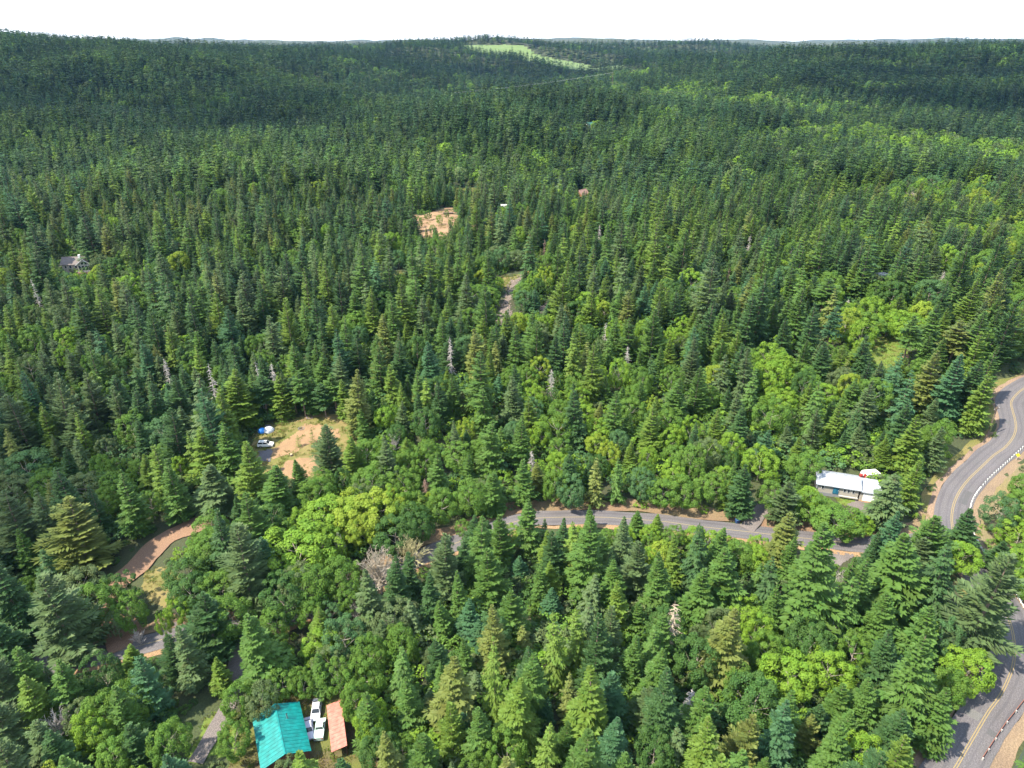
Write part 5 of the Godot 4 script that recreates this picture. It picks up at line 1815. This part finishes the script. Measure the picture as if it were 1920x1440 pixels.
# a car facing +x; low: outline of the body, cab: where the glasshouse stands [rear, front, roof rear, roof front, height]
func car(label: String, at: Vector3, turn: float, paint: Material, low: Array, cab: Array, bed := false) -> void:
	var o := thing("parked_car", label, "car", at, turn)
	var f := Faces.new()
	f.prism(low, -0.86, 0.86)
	put("body", f.mesh(), paint, o)
	var glass := plain("car_glass", Color(0.02, 0.024, 0.03), 0.08)
	var y0: float = cab[5]
	var y1: float = cab[4]
	var g := Faces.new()
	g.hexa([Vector3(cab[0], y0, -0.78), Vector3(cab[1], y0, -0.78), Vector3(cab[1], y0, 0.78), Vector3(cab[0], y0, 0.78), Vector3(cab[2], y1, -0.62), Vector3(cab[3], y1, -0.62), Vector3(cab[3], y1, 0.62), Vector3(cab[2], y1, 0.62)])
	put("windows", g.mesh(), glass, o)
	var r := Faces.new()
	r.hexa([Vector3(cab[2] - 0.05, y1 - 0.03, -0.65), Vector3(cab[3] + 0.05, y1 - 0.03, -0.65), Vector3(cab[3] + 0.05, y1 - 0.03, 0.65), Vector3(cab[2] - 0.05, y1 - 0.03, 0.65), Vector3(cab[2] + 0.06, y1 + 0.05, -0.56), Vector3(cab[3] - 0.06, y1 + 0.05, -0.56), Vector3(cab[3] - 0.06, y1 + 0.05, 0.56), Vector3(cab[2] + 0.06, y1 + 0.05, 0.56)])
	put("roof", r.mesh(), paint, o)
	for z in [-1.0, 1.0]:
		for e in [[cab[0], cab[2]], [cab[1], cab[3]], [(cab[0] + cab[1]) * 0.5, (cab[2] + cab[3]) * 0.5]]:
			var p := Faces.new()
			p.bar(Vector3(e[0], y0, z * 0.785), Vector3(e[1], y1, z * 0.63), 0.07, 0.07)
			put("pillar", p.mesh(), paint, o)
	for x in [-1.35, 1.4]:
		for z in [-0.8, 0.8]:
			var w := Faces.new()
			w.tube(Vector3(x, 0.33, z - 0.1), Vector3(x, 0.33, z + 0.1), 0.33, 0.33, 14)
			w.tube(Vector3(x, 0.33, z - 0.1), Vector3(x, 0.33, z - 0.101), 0.33, 0.01, 14)
			w.tube(Vector3(x, 0.33, z + 0.1), Vector3(x, 0.33, z + 0.101), 0.33, 0.01, 14)
			var tyre := put("wheel", w.mesh(), plain("tyre", Color(0.02, 0.02, 0.02), 0.9), o)
			var rim := Faces.new()
			rim.tube(Vector3(x, 0.33, z + signf(z) * 0.1), Vector3(x, 0.33, z + signf(z) * 0.12), 0.2, 0.17, 10)
			rim.tube(Vector3(x, 0.33, z + signf(z) * 0.12), Vector3(x, 0.33, z + signf(z) * 0.121), 0.17, 0.01, 10)
			put("rim", rim.mesh(), plain("alloy", Color(0.5, 0.5, 0.52), 0.35, 0.7), tyre)
	var nose: float = low[2].x
	var tail: float = low[0].x
	for z in [-0.62, 0.62]:
		block("headlight", Vector3(nose - 0.03, 0.58, z - 0.16), Vector3(nose + 0.03, 0.74, z + 0.16), plain("lamp_glass", Color(0.7, 0.7, 0.7), 0.2), o)
		block("tail_light", Vector3(tail - 0.03, 0.66, z - 0.14), Vector3(tail + 0.03, 0.86, z + 0.14), plain("red_lens", Color(0.35, 0.02, 0.02), 0.3), o)
	if bed:
		block("cargo_bed", Vector3(tail + 0.1, 0.88, -0.72), Vector3(-0.5, 0.93, 0.72), plain("bed_liner", Color(0.25, 0.3, 0.29), 0.8), o)

func paint(key: String, c: Color) -> StandardMaterial3D:
	var m := plain(key, c, 0.35)
	m.clearcoat_enabled = true
	m.clearcoat = 0.6
	return m

func make_small_things() -> void:
	var suv_body := [Vector2(-2.2, 0.3), Vector2(2.15, 0.3), Vector2(2.2, 0.75), Vector2(1.1, 1.05), Vector2(-2.2, 1.08)]
	var sedan_body := [Vector2(-2.3, 0.3), Vector2(2.3, 0.3), Vector2(2.35, 0.68), Vector2(1.1, 0.92), Vector2(-1.4, 0.95), Vector2(-2.35, 0.86)]
	car("white estate car with dark roof rack on the clearing's asphalt pad", Vector3(-72.4, ground(-72.4, -171.2) + 0.16, -171.2), 0.06, paint("white_paint", Color(0.72, 0.72, 0.7)), suv_body, [-2.15, 1.05, -1.9, 0.3, 1.68, 1.05])
	var rack := thing("roof_box", "dark luggage rack on the roof of the white estate car", "roof rack", Vector3(-72.9, ground(-72.4, -171.2) + 1.92, -171.2), 0.06)
	for z in [-0.5, 0.5]:
		block("rail", Vector3(-0.9, -0.02, z - 0.03), Vector3(0.7, 0.05, z + 0.03), plain("dark_steel", Color(0.05, 0.05, 0.05), 0.6), rack)
	for x in [-0.7, 0.5]:
		block("crossbar", Vector3(x - 0.03, 0.03, -0.55), Vector3(x + 0.03, 0.09, 0.55), plain("dark_steel", Color(0.05, 0.05, 0.05), 0.6), rack)
	car("silver white sedan parked between the teal roof and the coral shed", Vector3(-37.4, ground(-37.4, -88.4) + 0.06, -88.4), deg_to_rad(-82), paint("silver_paint", Color(0.6, 0.6, 0.64)), sedan_body, [-1.75, 1.0, -1.1, 0.35, 1.42, 0.93])
	car("lilac grey sedan parked close against the teal-roofed house", Vector3(-37.9, ground(-37.9, -84.6) + 0.06, -84.6), deg_to_rad(-72), paint("lilac_paint", Color(0.4, 0.39, 0.5)), sedan_body, [-1.75, 1.0, -1.1, 0.35, 1.42, 0.93])
	car("pale mint pickup truck parked beside the coral shed", Vector3(-35.7, ground(-35.7, -84.4) + 0.06, -84.4), deg_to_rad(97), paint("mint_paint", Color(0.5, 0.66, 0.6)), suv_body, [-0.45, 1.15, -0.35, 0.5, 1.72, 1.05], true)
	# tent
	var y := ground(-74.4, -178.4) + 0.05
	var tent := thing("tent", "low dome tent, half bright blue and half pale grey", "tent", Vector3(-74.4, y, -178.2), 0.25)
	for k in 2:
		var f := Faces.new()
		var r := 1.15 if k == 0 else 1.6
		var cx := -1.2 if k == 0 else 0.7
		var n := 12
		for i in n:
			for j in 4:
				var q := func(ii: int, jj: int) -> Vector3:
					var az := TAU * ii / n
					var el := PI * 0.5 * jj / 4.0
					var edge := 1.0 + 0.12 * absf(cos(az * 2.0))
					return Vector3(cx + cos(az) * cos(el) * r * edge, sin(el) * (1.35 if k == 0 else 1.5), sin(az) * cos(el) * r * 0.85 * edge)
				f.quad(q.call(i, j), q.call(i + 1, j), q.call(i + 1, j + 1), q.call(i, j + 1))
		put("canopy", f.mesh(), plain("blue_tent", Color(0.02, 0.2, 0.62), 0.6) if k == 0 else plain("grey_tent", Color(0.5, 0.52, 0.56), 0.6), tent)
	var pf := Faces.new()
	for k in 2:
		var a := Vector3(-0.8, 0.02, -1.4 if k else 1.4)
		var b := Vector3(0.7, 1.56, 0)
		pf.tube(a, b, 0.03, 0.03, 5)
		pf.tube(b, Vector3(2.3, 0.02, 1.4 if k else -1.4), 0.03, 0.03, 5)
	put("pole", pf.mesh(), plain("dark_steel", Color(0.05, 0.05, 0.05), 0.6), tent)
	block("awning", Vector3(-0.4, 1.1, -2.0), Vector3(1.4, 1.16, -1.1), plain("dark_tarp", Color(0.06, 0.06, 0.07), 0.8), tent)
	# saplings in the clearing
	var young := style_of(6)
	young.whorls = 8
	young.branches = 5
	young.steps = 3
	young.wide = 0.085
	young.ragged = 0.4
	young.power = 0.9
	var crown := conifer_crown(61, 5.5, 1.5, young)
	var stem := trunk_mesh(62, 5.5, 0.1, 0.95)
	var k3 := 0
	for s in [[-62.3, -170.1, 0.72, "short bushy fir sapling beside the dirt of the sandy clearing", 1.0], [-58.3, -171.1, 1.0, "slim sparse fir sapling standing in the bare dirt of the clearing", 0.85], [-70.6, -182.0, 1.05, "young bright fir at the tent end of the clearing", 1.2], [-48.5, -181.0, 1.25, "young bright fir at the far corner of the clearing beside trunks", 1.3], [129.6, -157.5, 0.35, "tiny green shrub-like fir beside the utility pole", 1.9]]:
		var o := thing("fir_sapling", s[3], "sapling", Vector3(s[0], ground(s[0], s[1]) + 0.05, s[1]), k3 * 1.1)
		o.scale = Vector3(s[2] * s[4], s[2], s[2] * s[4])
		put("trunk", stem, bark, o)
		put("crown", crown, leafy("needles_%d" % (3 if k3 != 1 else 4), NEEDLES[3 if k3 != 1 else 4]), o)
		k3 += 1
	# fire rings, stump, log pile
	var ash := plain("ash_stone", Color(0.17, 0.15, 0.14), 0.95)
	for s in [[-63.8, -178.5, "small ring of stones on the dirt of the clearing"], [-62.5, -183.6, "dark fire ring near the back edge of the clearing"]]:
		var o := thing("fire_ring", s[2], "fire ring", Vector3(s[0], ground(s[0], s[1]) + 0.1, s[1]))
		for q in 11:
			var st := SphereMesh.new()
			st.radius = 0.22
			st.height = 0.3
			st.radial_segments = 7
			st.rings = 4
			var m := put("stone", st, ash, o)
			m.position = Vector3(cos(q * TAU / 11) * 0.9, 0.05, sin(q * TAU / 11) * 0.8)
		var lg := Faces.new()
		lg.tube(Vector3(-0.5, 0.05, 0.1), Vector3(0.5, 0.12, -0.2), 0.09, 0.08, 7)
		lg.tube(Vector3(-0.1, 0.12, -0.5), Vector3(0.2, 0.18, 0.5), 0.08, 0.07, 7)
		put("burnt_log", lg.mesh(), plain("charcoal", Color(0.03, 0.03, 0.03), 0.95), o)
	var sp := thing("tree_stump", "low grey stump in the lower dirt of the clearing", "stump", Vector3(-63.6, ground(-63.6, -166.4) + 0.08, -166.4))
	var sf := Faces.new()
	sf.tube(Vector3(0, -0.1, 0), Vector3(0, 0.5, 0), 0.5, 0.36, 11)
	put("bark", sf.mesh(), bark, sp)
	var tf := Faces.new()
	tf.tube(Vector3(0, 0.5, 0), Vector3(0, 0.51, 0), 0.36, 0.01, 11)
	put("cut_face", tf.mesh(), plain("cut_wood", Color(0.42, 0.32, 0.2), 0.9), sp)
	var mp := thing("marker_post", "short dark timber post at the mouth of the asphalt pad", "post", Vector3(-70.0, ground(-70.0, -164.6) + 0.05, -164.6))
	block("shaft", Vector3(-0.1, -0.2, -0.1), Vector3(0.1, 0.95, 0.1), plain("old_timber", Color(0.22, 0.16, 0.11), 0.9), mp)
	block("cap", Vector3(-0.13, 0.95, -0.13), Vector3(0.13, 1.02, 0.13), plain("old_timber", Color(0.22, 0.16, 0.11), 0.9), mp)
	# log pile at the hill clearing
	var lp := thing("log_pile", "stack of dark logs at the edge of the red-soil hill clearing", "log pile", Vector3(-37.6, ground(-37.6, -404) + 0.1, -404), 0.2)
	for q in 6:
		var lf := Faces.new()
		var ly := 0.3 + 0.5 * (q / 3)
		var lx := (q % 3) * 0.6 + 0.3 * (q / 3)
		lf.tube(Vector3(-3, ly, lx), Vector3(3, ly, lx), 0.3, 0.26, 9)
		lf.tube(Vector3(3, ly, lx), Vector3(3.01, ly, lx), 0.26, 0.01, 9)
		lf.tube(Vector3(-3, ly, lx), Vector3(-3.01, ly, lx), 0.3, 0.01, 9)
		put("log", lf.mesh(), plain("dark_log", Color(0.12, 0.09, 0.07), 0.95), lp)
	# fallen dead tree in the brush
	var ft := thing("fallen_tree", "fallen rust-brown dead conifer lying in the brush below the narrow road", "fallen tree", Vector3(-68.0, ground(-68.0, -97.0) + 0.9, -97.0))
	ft.rotation = Vector3(0.12, 0.25, -PI * 0.5)
	ft.scale = Vector3(0.7, 0.5, 0.7)
	put("trunk", trunk_mesh(43, 20.0, 0.26, 1.0), plain("fallen_wood", Color(0.26, 0.15, 0.09), 0.9), ft)
	put("branches", snag_branches(44, 20.0, 3.4, 90), plain("fallen_wood", Color(0.26, 0.15, 0.09), 0.9), ft)
	# blue bin by the narrow road
	var bn := thing("wheelie_bin", "dark blue wheeled bin beside the narrow road at a driveway mouth", "bin", Vector3(54.6, ground(54.6, -132.6) + 0.1, -132.6), 0.3)
	var bf := Faces.new()
	bf.hexa([Vector3(-0.36, 0.1, -0.36), Vector3(0.36, 0.1, -0.36), Vector3(0.36, 0.1, 0.36), Vector3(-0.36, 0.1, 0.36), Vector3(-0.48, 1.15, -0.48), Vector3(0.48, 1.15, -0.48), Vector3(0.48, 1.15, 0.48), Vector3(-0.48, 1.15, 0.48)])
	put("body", bf.mesh(), plain("blue_plastic", Color(0.02, 0.05, 0.14), 0.5), bn)
	block("lid", Vector3(-0.52, 1.15, -0.52), Vector3(0.52, 1.25, 0.52), plain("blue_lid", Color(0.05, 0.12, 0.28), 0.5), bn)
	for z in [-0.36, 0.36]:
		var wf := Faces.new()
		wf.tube(Vector3(-0.4, 0.13, z - 0.04), Vector3(-0.4, 0.13, z + 0.04), 0.14, 0.14, 9)
		put("wheel", wf.mesh(), plain("tyre", Color(0.02, 0.02, 0.02), 0.9), bn)

func make_roadside() -> void:
	var white := plain("rail_white", Color(0.78, 0.78, 0.76), 0.5)
	var rusty := plain("rail_rust", Color(0.36, 0.13, 0.08), 0.8, 0.0, fine_tex, 0.8)
	var n := 0
	for r in [[RAIL_UPPER, "white guardrail with close-set posts along the outer curve", white, white], [RAIL_LOWER, "rusty red guardrail on grey posts below the lower bend", rusty, plain("grey_post", Color(0.4, 0.39, 0.37), 0.8)]]:
		var line := spline(r[0], 1.1 if n == 0 else 2.0)
		var p0: Vector2 = line[0]
		var o := thing("guardrail", r[1], "guardrail", Vector3(p0.x, 0, p0.y))
		var pm: Mesh
		var pf := Faces.new()
		pf.box(Vector3(-0.09, -0.5, -0.09), Vector3(0.09, 0.86, 0.09))
		pm = pf.mesh()
		for k in line.size():
			var p: Vector2 = line[k]
			var g := ground(p.x, p.y) + 0.08
			var post := put("post", pm, r[3], o)
			post.position = Vector3(p.x - p0.x, g, p.y - p0.y)
			if k < line.size() - 1:
				var q: Vector2 = line[k + 1]
				var g2 := ground(q.x, q.y) + 0.08
				var side := (q - p).normalized()
				var off := Vector3(side.y, 0, -side.x) * -0.12
				var f := Faces.new()
				f.bar(Vector3(0, 0.62, 0) + off, Vector3(q.x - p.x, 0.62 + g2 - g, q.y - p.y) + off, 0.07, 0.34)
				var b := put("beam", f.mesh(), plain("dull_steel", Color(0.13, 0.13, 0.14), 0.6) if n == 0 and k < line.size() * 0.5 else r[2], o)
				b.position = post.position
		n += 1
	# utility pole
	var timber := plain("pole_timber", Color(0.13, 0.095, 0.075), 0.9)
	var y := ground(127.9, -157.8)
	var up := thing("utility_pole", "dark timber utility pole with a crossarm beside the upper bend", "utility pole", Vector3(127.9, y, -157.8), 0.4)
	var f := Faces.new()
	f.tube(Vector3(0, -0.5, 0), Vector3(0, 9.6, 0), 0.2, 0.13, 9)
	put("shaft", f.mesh(), timber, up)
	block("crossarm", Vector3(-1.1, 8.8, -0.07), Vector3(1.1, 8.95, 0.09), timber, up)
	for x in [-0.95, 0.0, 0.95]:
		var g := Faces.new()
		g.tube(Vector3(x, 8.95, 0), Vector3(x, 9.15, 0), 0.06, 0.04, 7)
		put("insulator", g.mesh(), plain("porcelain", Color(0.5, 0.5, 0.5), 0.3), up)
	# yellow road sign
	var ys := ground(129.4, -147.6)
	var sg := thing("road_sign", "yellow diamond warning sign behind the white guardrail", "sign", Vector3(129.4, ys, -147.6), -0.7)
	block("post", Vector3(-0.05, -0.3, -0.05), Vector3(0.05, 1.9, 0.05), plain("sign_post", Color(0.35, 0.33, 0.3), 0.7), sg)
	var df := Faces.new()
	df.prism([Vector2(0, 1.2), Vector2(0.55, 1.75), Vector2(0, 2.3), Vector2(-0.55, 1.75)], 0.05, 0.09)
	put("panel", df.mesh(), plain("sign_yellow", Color(0.5, 0.45, 0.03), 0.5), sg)
	# power line across the far valley
	var a := Vector3(-110, 4, -1375)
	var b := Vector3(190, 8, -1412)
	var pl := thing("power_line", "two thin power wires on timber frames crossing the far valley", "power line", a)
	for e in [Vector3.ZERO, b - a]:
		for q in [-1.5, 1.5]:
			var tf := Faces.new()
			tf.tube(e + Vector3(0, -6, q), e + Vector3(0, (15.0 if e == Vector3.ZERO else 44.0), q), 0.25, 0.18, 7)
			put("mast", tf.mesh(), timber, pl)
		var cf := Faces.new()
		var hh := 14.0 if e == Vector3.ZERO else 43.0
		cf.bar(e + Vector3(0, hh, -4), e + Vector3(0, hh, 4), 0.3, 0.3)
		put("crossarm", cf.mesh(), timber, pl)
	for q in [-3.9, 3.9]:
		var wf := Faces.new()
		var last := Vector3(0, 14.0, q)
		for k in 16:
			var t := (k + 1) / 16.0
			var p := Vector3(0, 14.0, q).lerp(b - a + Vector3(0, 43.0, q), t) - Vector3.UP * 12.0 * (t - t * t) * 1.0
			wf.tube(last, p, 0.06, 0.06, 4)
			last = p
		put("wire", wf.mesh(), plain("wire_grey", Color(0.3, 0.31, 0.33), 0.5), pl)

func make_things() -> void:
	make_houses()
	make_small_things()
	make_roadside()

func _ready() -> void:
	# camera
	var cam := Camera3D.new()
	cam.name = "camera"
	cam.position = EYE
	cam.rotation_degrees = Vector3(-26.8, 0, 0)
	cam.fov = rad_to_deg(2.0 * atan(720.0 / 1280.0))
	cam.near = 0.5
	cam.far = 14000.0
	add_child(cam)
	cam.current = true
	# sky, exposure, haze
	var env := Environment.new()
	env.background_mode = Environment.BG_SKY
	var sky := Sky.new()
	var sm_ := ProceduralSkyMaterial.new()
	sm_.sky_top_color = Color(0.72, 0.8, 0.9)
	sm_.sky_horizon_color = Color(0.96, 0.97, 0.98)
	sm_.sky_curve = 0.2
	sm_.ground_horizon_color = Color(0.9, 0.92, 0.93)
	sm_.ground_bottom_color = Color(0.3, 0.34, 0.28)
	sm_.sun_angle_max = 20.0
	sky.sky_material = sm_
	env.sky = sky
	env.background_energy_multiplier = 1.05
	env.tonemap_mode = Environment.TONE_MAPPER_LINEAR
	env.tonemap_exposure = 2.5
	env.fog_enabled = true
	env.fog_density = 0.000024
	env.fog_light_color = Color(0.5, 0.7, 0.98)
	env.sdfgi_enabled = true
	env.ssao_enabled = true
	env.ssil_enabled = true
	var we := WorldEnvironment.new()
	we.name = "environment"
	we.environment = env
	add_child(we)
	# sun: high, from the left and a little behind the lookout
	var sun := DirectionalLight3D.new()
	sun.name = "sun"
	sun.light_energy = 1.6
	sun.light_color = Color(1.0, 0.96, 0.88)
	sun.light_angular_distance = 1.2
	sun.shadow_enabled = true
	add_child(sun)
	sun.look_at_from_position(Vector3.ZERO, Vector3(0.56, -0.8, -0.2), Vector3.UP)

	noise.seed = 5
	noise.frequency = 0.012
	noise.fractal_octaves = 3
	fine_tex = noise_tex(0.02, 0.62, 1.0, 512, 3)
	coarse_tex = noise_tex(0.006, 0.7, 1.0, 512, 8)
	bark = plain("bark", Color(0.17, 0.125, 0.095), 0.95)
	pale_bark = plain("pale_bark", Color(0.26, 0.23, 0.19), 0.95)
	make_roads()
	make_land()
	make_clouds()
	make_patches()
	print("land ", Time.get_ticks_msec())
	make_tree_kinds()
	print("kinds ", Time.get_ticks_msec())
	make_forest()
	print("forest ", Time.get_ticks_msec())
	make_undergrowth()
	make_dead_wood()
	print("growth ", Time.get_ticks_msec())
	make_things()
	print("all ", Time.get_ticks_msec())
